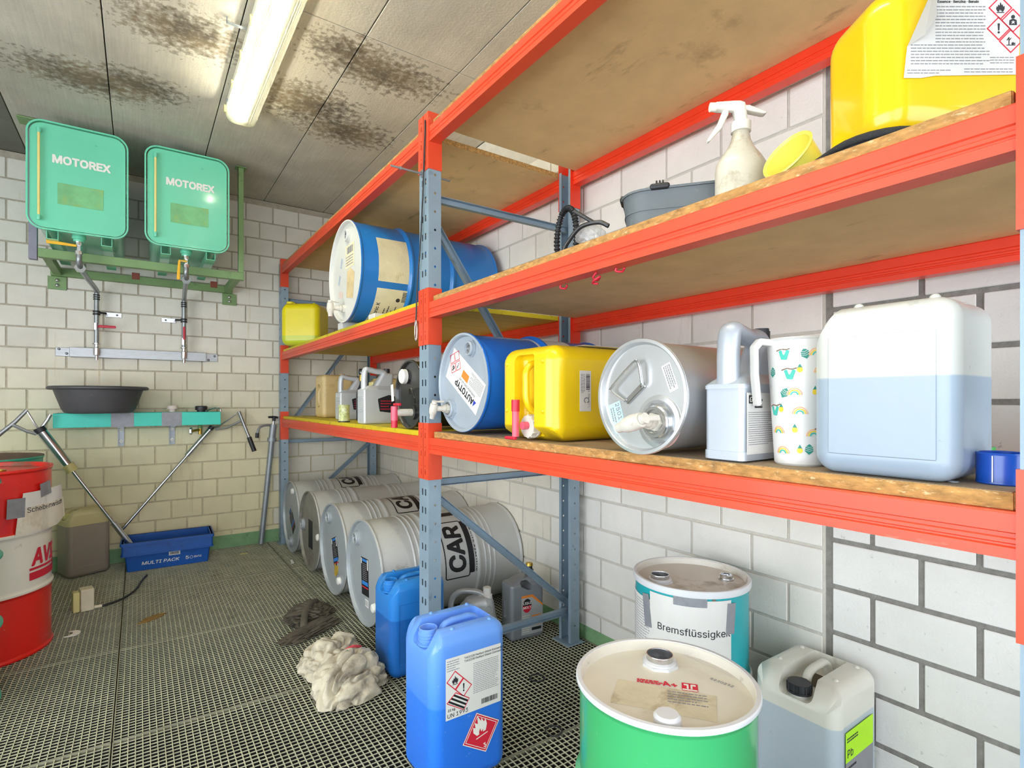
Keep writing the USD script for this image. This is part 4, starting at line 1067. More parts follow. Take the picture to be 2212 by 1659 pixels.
# -- blue drum with the printed label, lowest shelf of the near bay
R, H = .188, .62
t = Thing('plastic_drum', 'blue drum with grey lid, diamond-set label and white tap lying on the lowest shelf', 'drum', pre=lying(1.0, H, 1.775, ZS1 + R + .0075))
drum(t, R, H, 'drum_blue_deep', 'lid_grey', hoops=(.5,), hoop_h=.014, lid_depth=.016)
bung(t, at_lid(.05, .125, H - .016), .024, 'steel_bright', body='lid_grey')
bung(t, at_lid(-.108, -.100, H - .016), .030, 'steel_bright', body='lid_grey')
tap(t, at_lid(-.108, -.100, H - .003, -20), 'tap_white', s=.85)
FR = at_lid(-.001, .008, H - .0155, 147)
fr = [ghs(k, .0245, .102 + dx, -.022 + dy) for k, dx, dy in (('bang', -.027, 0), ('burst', 0, .027), ('env', .027, 0), ('flame', 0, -.027))]
decal(t, FR, [('drum_label', poly(rect(-.14, -.066, .14, .066), .0006), 'paper'), ('hazard_frame', cat([a for a, b, c in fr]), 'ink_red'), ('hazard_symbol', cat([c for a, b, c in fr[:2]]), 'ink'),
              ('lettering', txt('AUTOTYP', .024, -.098, .026, True, heavy=.02), 'ink'), ('logo_mark', poly(sg.Polygon([(-.118, .026), (-.102, .05), (-.098, .026)]), .0003, .001), 'print_blue'),
              ('lettering', txt('Antifreeze SAG 40 HD', .0095, -.098, .008), 'ink_grey'), ('print', fine(-.13, -.055, -.03, -.005, 9, 3, .3, .3, .008), 'ink_grey'), ('orange_patch', poly(rect(-.022, -.03, .03, .0), .0003, .0008), 'label_orange')])
decal(t, lambda m: wrap(m, R - .0065, 62, H - .36), [('side_label', poly(rect(-.09, -.1, .09, .08), .0008), 'paper')])

# -- yellow jerrycan lying on its back
mat('can_yellow', C('#eeca10'), .3, var=.03, vs=4, coat=.3, dirt=(C('#c9a010'), .05, 6))
mat('tap_pink', C('#e8566e'), .3, var=.05, sss=.2)
w, d, h = .298, .29, .40
t = Thing('jerrycan', 'yellow jerrycan lying on its back with a red tap, beside the steel drum', 'jerrycan', pre=frame((1.0 + h, 1.372, ZS1 + w / 2), (0, 0, 1), (0, 1, 0)))
jerry(t, w, d, h, 'can_yellow', .05, cap='tap_white', cap_r=.030, ch_w=.36, ch_d=.05, ribs=False)
xn, zn = -w * .34, h - .056
T = np.eye(4)
t.add('tap', mv(tube([(0, 0, 0), (0, 0, .035)], .0125, 16), t=(xn, 0, zn + .03)), 'tap_pink')
t.add('tap_body', mv(tube([(-.035, .02, .045), (.075, .02, .045)], .0115, 18), t=(xn, 0, zn + .03)), 'tap_pink')
t.add('tap_knob', mv(tube([(.045, .02, .045), (.082, .02, .045)], .0132, 18), t=(xn, 0, zn + .03)), 'red_plastic')
t.add('tap_lever', mv(rbox(.010, .055, .014, .004, 10, (-.040, .04, .05)), t=(xn, 0, zn + .03)), 'red_plastic')
SD = frame((0, -d / 2 - .0008, h - .13), (1, 0, 0), (0, 0, 1))          # side towards the camera: x up, z out of the shelf
decal(t, frame((.02, -d / 2 - .0008, h - .125), (-1, 0, 0), (0, 0, -1)), [('side_label', poly(rect(-.05, -.022, .075, .025), .0006), 'paper'), ('print', cat(txt('C', .02, .03, -.004, True), fine(-.04, -.018, .02, .0, 3, 2, .4, .2, .008), txt('1 Stk. 20 L', .008, .01, .012)), 'ink_grey'), ('barcode', barcode(-.04, .004, .05, .016, 8), 'ink')])
decal(t, frame((w / 2 + .0008, -.06, h - .24), (0, 1, 0), (0, 0, 1)), [('top_label', poly(rect(-.08, -.11, .12, .11), .0006), 'paper'), ('logo_mark', poly(sg.Point(-.05, .075).buffer(.024), .0003, .0008), 'ink_red'), ('lettering', txt('AUTOTYP', .022, -.035, .03, True, ang=0), 'ink'), ('print', fine(-.06, -.09, .1, .02, 10, 4, .3, .3, .01), 'ink_grey')])

# -- steel keg
R, H = .1365, .40
t = Thing('steel_keg', 'bare steel drum with folding handle and white tap lying on the lowest shelf', 'drum', pre=lying(.965, H, .866, ZS1 + R))
mat('keg_steel', C('#d4d6d8'), .3, .7, var=.06, vs=6, stretch=(1, 1, .3), dirt=(C('#8f9294'), .04, 30))
drum(t, R, H, 'keg_steel', 'keg_steel', hoops=(), lid_depth=.012, chime=.007)
lz = H - .012
hd = t.add('handle_mount', mv(bbox(-.035, .035, -.007, .007, 0, .008, .002), at_lid(-.018, .008, lz, 38)), 'steel_bright', smooth=False)
hp = [(-.045, -.012, .012), (-.083, .012, .016), (-.080, .026, .018), (-.012, .080, .018), (.004, .077, .018), (.010, .035, .014), (.006, .022, .01)]
t.add('wire_handle', tube(curve([(x, y, lz + z) for x, y, z in hp], 5), .0036, 10), 'steel_bright', parent=hd)
t.add('boss_ring', mv(lathe([(.040, 0), (.062, 0), (.060, .004), (.050, .006), (.046, .003), (.040, 0)], 48), at_lid(.050, -.058, lz)), 'keg_steel')
bung(t, at_lid(.050, -.058, lz), .033, 'steel_bright', body='steel_bright')
tap(t, at_lid(.050, -.058, lz + .008, -72), 'tap_white', s=1.0)
decal(t, at_lid(-.085, -.045, lz + .0004, -72), [('blue_sticker', poly(rect(-.03, -.019, .045, .023), .0005), 'label_blue'), ('lettering', cat(txt('2501 C', .0125, -.028, .006, False), fine(-.02, -.015, .02, .0, 2, 4, .4, .2, .006)), 'ink_grey')])
decal(t, at_lid(.080, .045, lz + .0004, -68), [('code_sticker', poly(rect(-.03, -.013, .035, .013), .0005), 'paper'), ('code', fine(-.026, -.010, .03, .011, 4, 7, .5, .3, .005), 'ink_grey')])

# -- canisters with an arched handle
mat('can_silver', C('#b3bac4'), .36, .25, var=.03, vs=5, coat=.15)
mat('can_silver_worn', C('#cdd0d2'), .4, .2, var=.04, vs=6, dirt=(C('#8d8b88'), .05, 12))


def arch_can(t, w, d, h, body, shoulder=.6, cap='black_plastic', ribs=False, hr=.0165, step=True):
    """Oil canister: x from front to back; a flat handle rises at the front and arches back to the filler neck."""
    hb = h * shoulder
    m = rbox(w, d, hb + .03, .012, 16, (0, 0, (hb + .03) / 2)).trim_by_plane((0, 0, -1), -hb)
    sh = Manifold.batch_hull([slab(w, d, .001, .012, (0, 0, hb - .001)), slab(w * .72, d * .62, .001, .014, (w * .02, 0, hb + h * .07))])
    nk = Manifold.batch_hull([slab(w * .55, d * .62, .001, .02, (w * .13, 0, hb + h * .06)), rbox(w * .34, d * .55, .03, .014, 16, (w * .26, 0, h * .86))])
    m = m + sh + nk
    if step:
        m = m + (slab(w + .004, d + .004, .008, .013, (0, 0, hb - .010)) + slab(w + .004, d + .004, .018, .013, (0, 0, .004)))
    if ribs:
        for k in range(9):
            m = m + rbox(.01, d * .8, .006, .0028, 8, (-w / 2 + .002, 0, hb * .38 + k * .0105))
    b = t.add('can_body', m, body, smooth=28)
    x0, x1 = -w * .40, w * .16
    p = curve([(x0, 0, hb - .01), (x0, 0, hb + (h - hb) * .5), (x0 + .008, 0, h * .95), (x0 + .035, 0, h - hr * .9), (x0 + .07, 0, h - hr * 1.3), (x1, 0, h * .92), (x1 + w * .16, 0, h * .82)], 8)
    hm = tube(p, hr, 18); hm.vertices[:, 1] *= 1.35
    t.add('handle', hm, body, smooth=True)
    t.add('cap', cat(mv(cyl(.0185, .028, 28), t=(w * .27, 0, h * .88)), mv(cyl(.0165, .006, 28), t=(w * .27, 0, h * .88 + .028))), cap)
    return b, hb


t = Thing('canister', 'silver plastic canister with printed back label, right of the steel drum', 'canister', None, None, (1.095, .669, ZS1))
w, d, h = .185, .092, .288
arch_can(t, w, d, h, 'can_silver', .56, hr=.0185)
decal(t, frame((.0, -d / 2 - .0025, .085), (1, 0, 0), (0, 0, 1)), [('back_label', poly(rect(-.085, -.068, .085, .058).buffer(.0), .0006), 'paper'),
      ('logo_block', poly(unary_union([affinity.rotate(rect(-.079, .036, -.052, .053), 0), rect(-.058, .027, -.030, .045)]), .0003, .0008), 'ink'),
      ('lettering', cat(txt('GO', .0105, -.0775, .039, True, z=.0012, slant=.12), txt('ON!', .0098, -.0555, .0305, True, z=.0012, slant=.12)), 'white_print'),
      ('print', fine(-.08, -.05, .02, .02, 16, 12, .3, .3, .006), 'ink_grey'), ('barcode', barcode(.045, -.06, .03, .014, 6), 'ink')])

# -- measuring jug with a printed pattern
mat('jug_white', C('#d9d8d5'), .35, var=.02, coat=.2, dirt=(C('#a8a49c'), .04, 26))
mat('print_teal', C('#3db7a6'), .5); mat('print_leaf', C('#2b8a7c'), .5); mat('print_peach', C('#e9b38e'), .5); mat('print_brown', C('#7d6a58'), .6); mat('print_yellow', C('#f2cf3a'), .5)
t = Thing('measuring_jug', 'white measuring jug printed with leaves and rainbows beside the translucent canister', 'jug', None, None, (1.086, .553, ZS1))
R0, R1, HJ = .046, .060, .248
t.add('jug_body', lathe([(0, 0), (R0 - .003, 0), (R0, .004), (R1, HJ - .004), (R1 + .003, HJ), (R1 + .001, HJ + .002), (R1 - .003, HJ - .002), (R0 - .003, .006), (0, .006)], 64), 'jug_white')
ja = math.radians(143)
ux, uy = math.cos(ja), math.sin(ja)
P = [(R1 - .002, HJ - .006), (R1 + .020, HJ - .004), (R1 + .030, HJ - .016), (R1 + .029, HJ - .07), (R1 + .024, HJ - .125)]
strip = []
for r_, z_ in P:
    strip.append(rbox(.010, .026, .014, .004, 8).rotate((0, 0, 143)).translate((r_ * ux, r_ * uy, z_)))
t.add('handle', sum([Manifold.batch_hull([a, b]) for a, b in zip(strip, strip[1:])], Manifold()), 'jug_white')
# the handle's broad loop as in the photograph hangs free at its lower end
def on_jug(m, ang, z): 
    r = R0 + (R1 - R0) * z / HJ
    return wrap(m, r + .0004, ang, z, .008)


RJ = random.Random(11); leaves, arcs, teal, brown, yel = [], [], [], [], []
def leaf(s):
    g = sg.Polygon([(0, -s), (s * .75, -s * .3), (s * .6, s * .5), (0, s), (-s * .6, s * .5), (-s * .75, -s * .3)]).buffer(s * .12)
    cuts = unary_union([sg.LineString([(0, k * s * .4), (sd * s, k * s * .4 + s * .35)]).buffer(s * .06) for k in (-1, 0, 1) for sd in (-1, 1)])
    return g.difference(cuts)


for row in range(6):
    for col in range(11):
        if (row * 7 + col * 3) % 5 < 2: continue
        ang = 150 + col * 19 + (row % 2) * 9; z = .03 + row * .038 + RJ.uniform(-.004, .004); k = (row + col) % 4
        if k == 0: leaves.append(on_jug(poly(affinity.rotate(leaf(.009), RJ.uniform(-30, 30)), .0003), ang, z))
        elif k == 1:
            for q, lst in ((.014, arcs), (.0105, yel), (.007, teal)):
                lst.append(on_jug(poly(sg.Point(0, -.006).buffer(q).difference(sg.Point(0, -.006).buffer(q - .0022)).intersection(rect(-.02, -.006, .02, .02)), .0003), ang, z))
        elif k == 2:
            brown.append(on_jug(poly(sg.LineString([(-.014, .006), (-.004, .009), (.006, .007), (.015, .010)]).buffer(.0012), .0003), ang, z))
            teal.append(on_jug(poly(sg.Polygon([(-.008, .004), (-.003, -.010), (.005, -.011), (.010, .004), (.007, .005), (.003, -.004), (-.002, -.004), (-.005, .005)]).buffer(.0015), .0003), ang, z))
        else:
            yel.append(on_jug(poly(sg.Point(0, 0).buffer(.005), .0003), ang, z)); leaves.append(on_jug(poly(sg.Polygon([(-.004, .004), (0, .012), (.004, .004)]), .0003), ang, z))
for nm, lst, m in (('leaf_print', leaves, 'print_leaf'), ('rainbow_print', arcs, 'print_peach'), ('animal_print', teal, 'print_teal'), ('branch_print', brown, 'print_brown'), ('fruit_print', yel, 'print_yellow')):
    for q in lst: t.add(nm, q, m, smooth=False)

# -- big translucent canister, half full
mat('can_translucent_big', C('#dfe2e0'), .32, var=.03, vs=4, coat=.15, sss=.2, bands=[(0, C('#9aabbc')), (.164, C('#a6b6c5')), (.1665, C('#d3d5cf')), (.3, C('#d9dad4'))], dirt=[(C('#8c8a86'), .05, 9), (C('#6f6f70'), .02, 40)])
t = Thing('jerrycan', 'large translucent jerrycan half full of bluish fluid, right end of the lowest shelf', 'jerrycan', None, None, (1.086, .381, ZS1 + .0005), -90)
jerry(t, .212, .195, .288, 'can_translucent_big', .034, cap='tap_white', cap_r=.022, ribs=False, ch_d=.035)
t.add('front_panel', rbox(.155, .004, .20, .0019, 8, (.004, -.0975 - .0002, .135)), 'can_translucent_big')

# -- blue tin and things behind it
mat('tin_blue', C('#1450b8'), .3, var=.06, vs=9, coat=.4, dirt=(C('#39414f'), .08, 30))
t = Thing('tin_can', 'small open blue tin at the right post on the lowest shelf', 'tin', None, None, (1.085, .246, ZS1))
t.add('tin_body', lathe([(0, 0), (.030, 0), (.0318, .0015), (.031, .004), (.031, .044), (.0318, .046), (.031, .048), (.029, .047), (.0295, .004), (0, .004)], 56), 'tin_blue')
t.add('seam', mv(bbox(-.002, .002, -.0008, .0008, .004, .044, .0003), frame((.031 * math.cos(math.radians(168)), .031 * math.sin(math.radians(168)), 0), (-math.sin(math.radians(168)), math.cos(math.radians(168)), 0), (-math.cos(math.radians(168)), -math.sin(math.radians(168)), 0)) if False else np.array([[1, 0, 0, -.0312], [0, 1, 0, .004], [0, 0, 1, 0], [0, 0, 0, 1.]])), 'steel_bright', smooth=False)
single('steel_ring', mv(trimesh.creation.torus(.006, .0013, 24, 10), t=(1.035, .292, ZS1 + .0014)), 'zinc', 'tiny metal ring lying left of the blue tin', 'ring', smooth=True)
mat('cap_green', C('#3f9c46'), .4)
t = Thing('small_bottle', 'small bottle with green cap standing behind the blue tin', 'bottle', None, None, (1.25, .305, ZS1))
t.add('bottle_body', lathe([(0, 0), (.016, 0), (.018, .003), (.018, .018), (.012, .026), (0, .026)], 28), 'can_translucent_big'); t.add('cap', mv(cyl(.0125, .018, 28), t=(0, 0, .026)), 'cap_green')

# -- far bay, lowest shelf
mat('can_beige', C('#dcc28a'), .45, var=.06, vs=6, sss=.1, dirt=(C('#a88752'), .14, 7))
t = Thing('jerrycan', 'beige jerrycan with a hand hole at the far end of the lowest shelf', 'jerrycan', None, None, (1.235, 4.18, ZY1), 4)
w, d, h = .24, .185, .325
body = rbox(w, d, h, .03, 24, (0, 0, h / 2)) - Manifold.batch_hull([cyl(.040, .06, 28).rotate((0, 90, 0)).translate((-w / 2 - .02, 0, h * .36)), cyl(.040, .06, 28).rotate((0, 90, 0)).translate((-w / 2 - .02, 0, h * .66))])
t.add('can_body', body, 'can_beige')
t.add('grip', tube(curve([(-w / 2 + .04, .006, h * .27), (-w / 2 + .012, .006, h * .36), (-w / 2 + .010, .006, h * .58), (-w / 2 + .04, .006, h * .74)], 6), .016, 14), 'can_beige')
t.add('neck', mv(cyl(.022, .012, 24), t=(.06, 0, h - .002)), 'can_beige')
for x, y, lab, hh in ((1.19, 3.62, 'silver oil canister with ribbed front, standing farther back in the far bay', .30), (1.105, 2.92, 'silver oil canister with ribbed front, left of the black drum', .315)):
    t = Thing('canister', lab, 'canister', None, None, (x, y, ZY1), 2)
    arch_can(t, .20, .105, hh, 'can_silver_worn', .60, ribs=True, hr=.016, step=False)
    g = sg.Polygon([(-.02, -.03), (.06, -.04), (.07, .04), (.03, .05), (-.03, .03)]).buffer(.006)
    decal(t, frame((.015, -.105 / 2 - .001, .105), (1, 0, 0), (0, 0, 1)), [('dark_label', poly(g, .0005), 'black_plastic'), ('print', fine(-.02, -.03, .05, .03, 4, 3, .3, .4), 'ink_red')])
t = Thing('jerrycan', 'second beige jerrycan, a sliver of it seen between the two silver canisters', 'jerrycan', None, None, (1.30, 3.29, ZY1), 0)
jerry(t, .22, .15, .27, 'can_beige', .03, cap='clip_yellowed', ribs=False)
mat('glass_dark', C('#2a3038'), .12, var=.05, coat=.6)
t = Thing('bottle', 'dark bottle with a gold and black stopper behind the silver canisters', 'bottle', None, None, (1.20, 3.455, ZY1))
t.add('bottle_body', lathe([(0, 0), (.034, 0), (.037, .004), (.037, .17), (.032, .20), (.016, .235), (.013, .26), (0, .26)], 36), 'glass_dark')
t.add('collar', lathe([(0, .258), (.018, .258), (.019, .275), (.016, .30), (0, .30)], 28), 'brass'); t.add('stopper', lathe([(0, .30), (.020, .30), (.023, .31), (.023, .325), (.016, .338), (0, .34)], 28), 'glass_dark')
mat('jar_print', C('#c9d08a'), .4, var=.3, vs=70, dirt=[(C('#e8e6d8'), .4, 40), (C('#7c78b8'), .12, 60), (C('#8a9a30'), .2, 50)])
t = Thing('spray_tin', 'small flower-printed tin standing before the farther silver canister', 'tin', None, None, (1.02, 3.255, ZY1))
t.add('tin_body', lathe([(0, 0), (.031, 0), (.033, .003), (.032, .006), (.032, .098), (.033, .101), (.031, .104), (0, .104)], 40), 'jar_print'); t.add('base_ring', mv(lathe([(.030, 0), (.035, 0), (.035, .006), (.030, .007)], 40), None), 'black_plastic')
R, H = .157, .50
mat('drum_black', C('#2b2a2a'), .28, var=.25, vs=9, stretch=(1, 3, 1), coat=.5, dirt=[(C('#6d5a3a'), .12, 5), (C('#8b8b8a'), .03, 20, (1, 1, .2))])
t = Thing('small_drum', 'oily black drum with white cap and pink tap lying beside the middle post', 'drum', pre=lying(1.005, H, 2.27, ZY1 + R + .002))
drum(t, R, H, 'drum_black', 'drum_black', hoops=(.5,), beads=(.12, .17, .22, .78, .83, .88), lid_depth=.012, chime=.008)
bung(t, at_lid(-.045, .082, H - .012), .026, 'black_plastic', body='drum_black')
t.add('white_cap', mv(lathe([(0, .008), (.034, .008), (.034, .026), (.030, .03), (0, .03)], 40), at_lid(-.045, .082, H - .012)), 'white_print')
M = at_lid(.035, -.082, H - .012)
t.add('flange', mv(lathe([(.024, 0), (.032, 0), (.032, .012), (.0, .014)], 32), M), 'drum_black')
tp = t.add('tap', mv(tube([(0, 0, 0), (0, 0, .085)], .0165, 20), M), 'tap_white')
t.add('tap_body', mv(cat(tube([(0, .028, .095), (0, -.035, .095)], .0155, 20)), M), 'tap_pink', parent=tp)
t.add('spout', mv(tube([(0, -.030, .095), (0, -.066, .095)], .0140, 20), M), 'red_plastic', parent=tp)
t.add('lever', mv(rbox(.06, .012, .018, .005, 10, (.02, .036, .09)), M), 'red_plastic', parent=tp)
t.add('tag', mv(bbox(-.013, .013, .05, .125, .098, .1, .0005), M @ rot((0, 0, 1), 8)), 'paper', parent=tp, smooth=False)
t.add('wire_handle', tube(curve([(.0, .0, H - .006), (.02, .025, H + .004), (.05, .02, H + .006), (.07, -.015, H + .004), (.055, -.04, H - .006)], 6), .003, 8), 'drum_black')

# ---- middle shelf, near bay
mat('yellow_deep', C('#f2c80e'), .25, var=.02, vs=3, coat=.5)
mat('cushion_black', C('#2f3033'), .9, var=.2, vs=200, bump=.6, bs=700)
u_, n_ = np.array([.8213, -.5706, 0]), np.array([.5706, .8213, 0])
t = Thing('cushion', 'black padded fabric mat with piped edge under the big yellow canister', 'cushion', None, None, (1.222, .438, ZS2), -30)
t.add('pad', Manifold.batch_hull([slab(.36, .31, .001, .08, (0, 0, .001)), slab(.375, .325, .014, .09, (0, 0, .008)), slab(.35, .30, .001, .08, (0, 0, .030))]), 'cushion_black')
ring = [(p[0], p[1], .0155) for p in np.asarray(sg.box(-.10, -.075, .10, .075).buffer(.088).exterior.coords)[:-1]]
t.add('piping', tube(ring, .005, 8, closed=True), 'cushion_black', smooth=True)
t = Thing('fuel_canister', 'big yellow canister with a peeling warning sheet at the right end of the middle shelf', 'canister', None, None, (1.250, .388, ZS2 + .0322), -34.79)
w, d, h = .32, .19, .285
cb = rbox(w, d, h, .055, 40, (0, 0, h / 2))
t.add('can_body', cb, 'yellow_deep', smooth=25)
t.add('handle', tube(curve([(-.06, 0, h - .01), (-.05, 0, h + .02), (.05, 0, h + .02), (.06, 0, h - .01)], 6), .012, 12), 'yellow_deep')
t.add('cap', mv(cyl(.028, .03, 28), t=(.12, 0, h - .004)), 'black_plastic')
lx, lz = -.122, .100
F = frame((lx, -d / 2 - .0012, lz), (1, 0, 0), (0, 0, 1))
sheet = sg.Polygon([(0, 0), (.03, .0), (.055, .004), (.20, .006), (.203, .146), (.05, .142), (.043, .11), (.006, .055)])
gs = [ghs('flame', .021, .168, .122), ghs('burst', .021, .190, .100), ghs('bang', .021, .165, .086), ghs('env', .021, .186, .064)]
decal(t, F, [('warning_sheet', poly(sheet, .0008), 'paper'), ('hazard_frame', cat([a for a, b, c in gs]), 'ink_red'), ('hazard_symbol', cat([c for a, b, c in gs]), 'ink'),
             ('lettering', txt('Essence · Benzina · Bensin', .0042, .058, .131, True), 'ink'), ('print', cat(fine(.055, .06, .142, .127, 12, 21, .28, .05, .007), fine(.012, .022, .150, .060, 7, 22, .28, .1, .007), fine(.15, .024, .195, .038, 3, 23, .28, .1, .007), fine(.006, .006, .085, .016, 2, 24, .28, .4, .007), fine(.105, .008, .19, .018, 2, 25, .28, .3, .007)), 'ink_grey')])
fl = trimesh.Trimesh(np.array([(0.006, .055, .0012), (.050, .142, .0012), (.048, .10, .014), (.028, .068, .012), (.046, .155, .010)]), np.array([(0, 3, 4), (3, 2, 4), (2, 1, 4), (0, 4, 3), (3, 4, 2), (2, 4, 1)]), process=False)
t.add('curled_corner', mv(fl, F), 'paper', smooth=False)
# yellow scoop
mat('scoop_yellow', C('#f3ea66'), .35, var=.03, coat=.2)
t = Thing('funnel_cup', 'pale yellow plastic cup tipped on its side against the black mat', 'cup', pre=facing((1.160, .588, ZS2 + .064), (-.864, .189, .50)))
t.add('cup_body', mv(lathe([(0, -.05), (.034, -.05), (.038, -.046), (.052, .045), (.056, .048), (.054, .051), (.049, .046), (.036, -.042), (0, -.042)], 56), None), 'scoop_yellow')
# spray bottle
mat('bottle_dirty', C('#cfcaba'), .3, var=.05, vs=6, sss=.1, coat=.2, dirt=[(C('#93856a'), .30, 16), (C('#6d6a62'), .03, 50)])
t = Thing('spray_bottle', 'dirty white trigger spray bottle on the middle shelf of the near bay', 'spray bottle', None, None, (1.183, .742, ZS2), 145.2)
bm = lathe([(0, 0), (.052, 0), (.058, .006), (.060, .03), (.060, .118), (.057, .135), (.047, .152), (.032, .172), (.023, .192), (.019, .212), (.019, .222), (0, .222)], 56); bm.vertices[:, 1] *= .8
t.add('bottle_body', bm, 'bottle_dirty')
t.add('collar', lathe([(.0, .212), (.0225, .212), (.0225, .234), (.018, .238), (0, .238)], 32), 'white_print')
hd = Manifold.batch_hull([rbox(.026, .024, .03, .008, 12, (0, 0, .245)), rbox(.03, .026, .022, .008, 12, (.006, 0, .272))]) + Manifold.batch_hull([rbox(.03, .026, .024, .009, 12, (.01, 0, .273)), rbox(.012, .022, .018, .004, 10, (.058, 0, .272))]) + Manifold.batch_hull([rbox(.02, .022, .012, .005, 10, (-.012, 0, .268)), rbox(.012, .02, .006, .0028, 10, (-.052, 0, .256))])
t.add('head', hd, 'white_print')
t.add('nozzle', mv(cyl(.0105, .014, 20), frame((.060, 0, .272), (0, 1, 0), (0, 0, 1))), 'white_print')
t.add('trigger', Manifold.batch_hull([rbox(.014, .014, .014, .004, 10, (.038, 0, .257)), rbox(.010, .014, .016, .004, 10, (.052, 0, .225))]) + Manifold.batch_hull([rbox(.010, .014, .016, .004, 10, (.052, 0, .225)), rbox(.006, .014, .008, .0025, 10, (.078, 0, .192))]), 'white_print')
# grey tub with clips
mat('tub_grey', C('#646b70'), .55, var=.06, vs=7, dirt=[(C('#a5aeb2'), .22, 6), (C('#4d5356'), .08, 12)])
t = Thing('tub', 'grey plastic tub with clip handles on the middle shelf of the near bay', 'tub', None, None, (1.23, .955, ZS2), -52)
o = Manifold.batch_hull([slab(.27, .21, .001, .06, (0, 0, 0)), slab(.30, .235, .001, .07, (0, 0, .118))]) - Manifold.batch_hull([slab(.26, .20, .001, .055, (0, 0, .006)), slab(.288, .223, .01, .065, (0, 0, .118))])
t.add('tub_body', o, 'tub_grey')
t.add('rim', slab(.308, .243, .006, .074, (0, 0, .117)) - slab(.286, .221, .02, .064, (0, 0, .11)), 'tub_grey')
t.add('step', slab(.292, .228, .004, .068, (0, 0, .068)) - slab(.25, .19, .02, .05, (0, 0, .06)), 'tub_grey')
for x, y in ((-.151, -.03), (-.05, -.118)):
    a = 90 if abs(y) < .1 else 0
    t.add('clip', rbox(.05, .016, .016, .006, 10).rotate((0, 0, a)).translate((x, y, .124)) + sum([rbox(.004, .012, .012, .0018, 8).rotate((0, 0, a)).translate((x + (k * .008 if a == 0 else 0), y + (k * .008 if a else 0), .133)) for k in (-1, 0, 1)], Manifold()), 'black_plastic')
# corrugated hose, bag and cable
mat('hose_black', C('#1f2023'), .4)
t = Thing('corrugated_hose', 'short loop of black corrugated hose standing on the middle shelf', 'hose')
hp = curve([(1.08, 1.302, ZS2 + .006), (1.08, 1.306, ZS2 + .08), (1.08, 1.288, ZS2 + .140), (1.08, 1.256, ZS2 + .160), (1.08, 1.226, ZS2 + .135), (1.08, 1.214, ZS2 + .070), (1.08, 1.222, ZS2 + .006)], 24)
t.add('hose', tube(hp, .0085 + .0016 * np.sign(np.sin(np.arange(len(hp)) * 1.6)), 14), 'hose_black', smooth=40)
MATS['bag_clear'] = usdkit.material(stage, L + '/bag_clear', {'t': ('transparent_bsdf', {'color': (.93, .93, .93)}), 'p': ('principled_bsdf', {'base_color': (.8, .8, .8), 'roughness': .2}), 'm': ('mix_closure', {'fac': .38})}, [('t.BSDF', 'm.closure1'), ('p.BSDF', 'm.closure2')], surface='m.closure')
bag = trimesh.creation.icosphere(3, .038); v = bag.vertices; v *= (1 + 1.1 * (meshkit.fbm(v * 40 + 9, 3, 4) - .5))[:, None]; v[:, 2] = v[:, 2] * .95 + .047; v[v[:, 2] < 0, 2] = 0
single('plastic_bag', mv(bag, t=(1.075, 1.150, ZS2 + .0005)), 'bag_clear', 'crumpled clear plastic bag beside the corrugated hose', 'bag', smooth=False)
t = Thing('rubber_cable', 'black forked rubber cable curling up beside the plastic bag', 'cable')
t.add('stem', tube(curve([(1.01, 1.19, ZS2 + .0065), (1.012, 1.175, ZS2 + .025), (1.02, 1.13, ZS2 + .058), (1.04, 1.08, ZS2 + .062), (1.055, 1.055, ZS2 + .048)], 8), .0062, 10), 'hose_black')
t.add('branch', tube([(1.035, 1.09, ZS2 + .062), (1.022, 1.115, ZS2 + .082), (1.01, 1.145, ZS2 + .105)], .0055, 10), 'hose_black')
# cable with spring hook hanging on the middle post
t = Thing('hanging_cable', 'thin black cable with a steel spring hook hanging down the front of the middle post', 'cable')
t.add('cable', tube(curve([(.968, 2.022, 2.36), (.966, 2.020, 2.28), (.966, 2.040, 2.05), (.965, 2.062, 1.85), (.963, 2.086, 1.70), (.962, 2.094, 1.58), (.962, 2.097, 1.545)], 10), .0032, 8), 'cord_black')
hk = [(.962, 2.097 + .010 * math.sin(a), 1.50 + .042 * math.cos(a)) for a in np.linspace(0, 2 * np.pi, 28, endpoint=False)]
t.add('spring_hook', tube(hk, .0032, 10, closed=True), 'steel_bright', smooth=True)
# red wire hooks under the middle beam
for x, y, lab in ((.992, 1.037, 'coiled red wire hook under the middle beam, nearer the middle post'), (1.0, .962, 'flat red wire hook under the middle beam, farther from the middle post'), (1.015, 1.20, 'bent red wire end under the middle beam, next to the middle post')):
    q = curve([(0, 0, 0), (.0, .012, -.012), (.008, .004, -.020), (.0, -.014, -.014), (-.008, -.004, -.022), (.0, .014, -.026), (.006, .0, -.030)] if y == 1.037 else [(0, .01, 0), (0, .012, -.008), (.006, -.004, -.012), (0, -.018, -.006)], 6)
    single('wire_hook', mv(tube(q, .003, 8), t=(x, y, LV[1] - .001)), 'red_plastic', lab, 'hook', smooth=True)

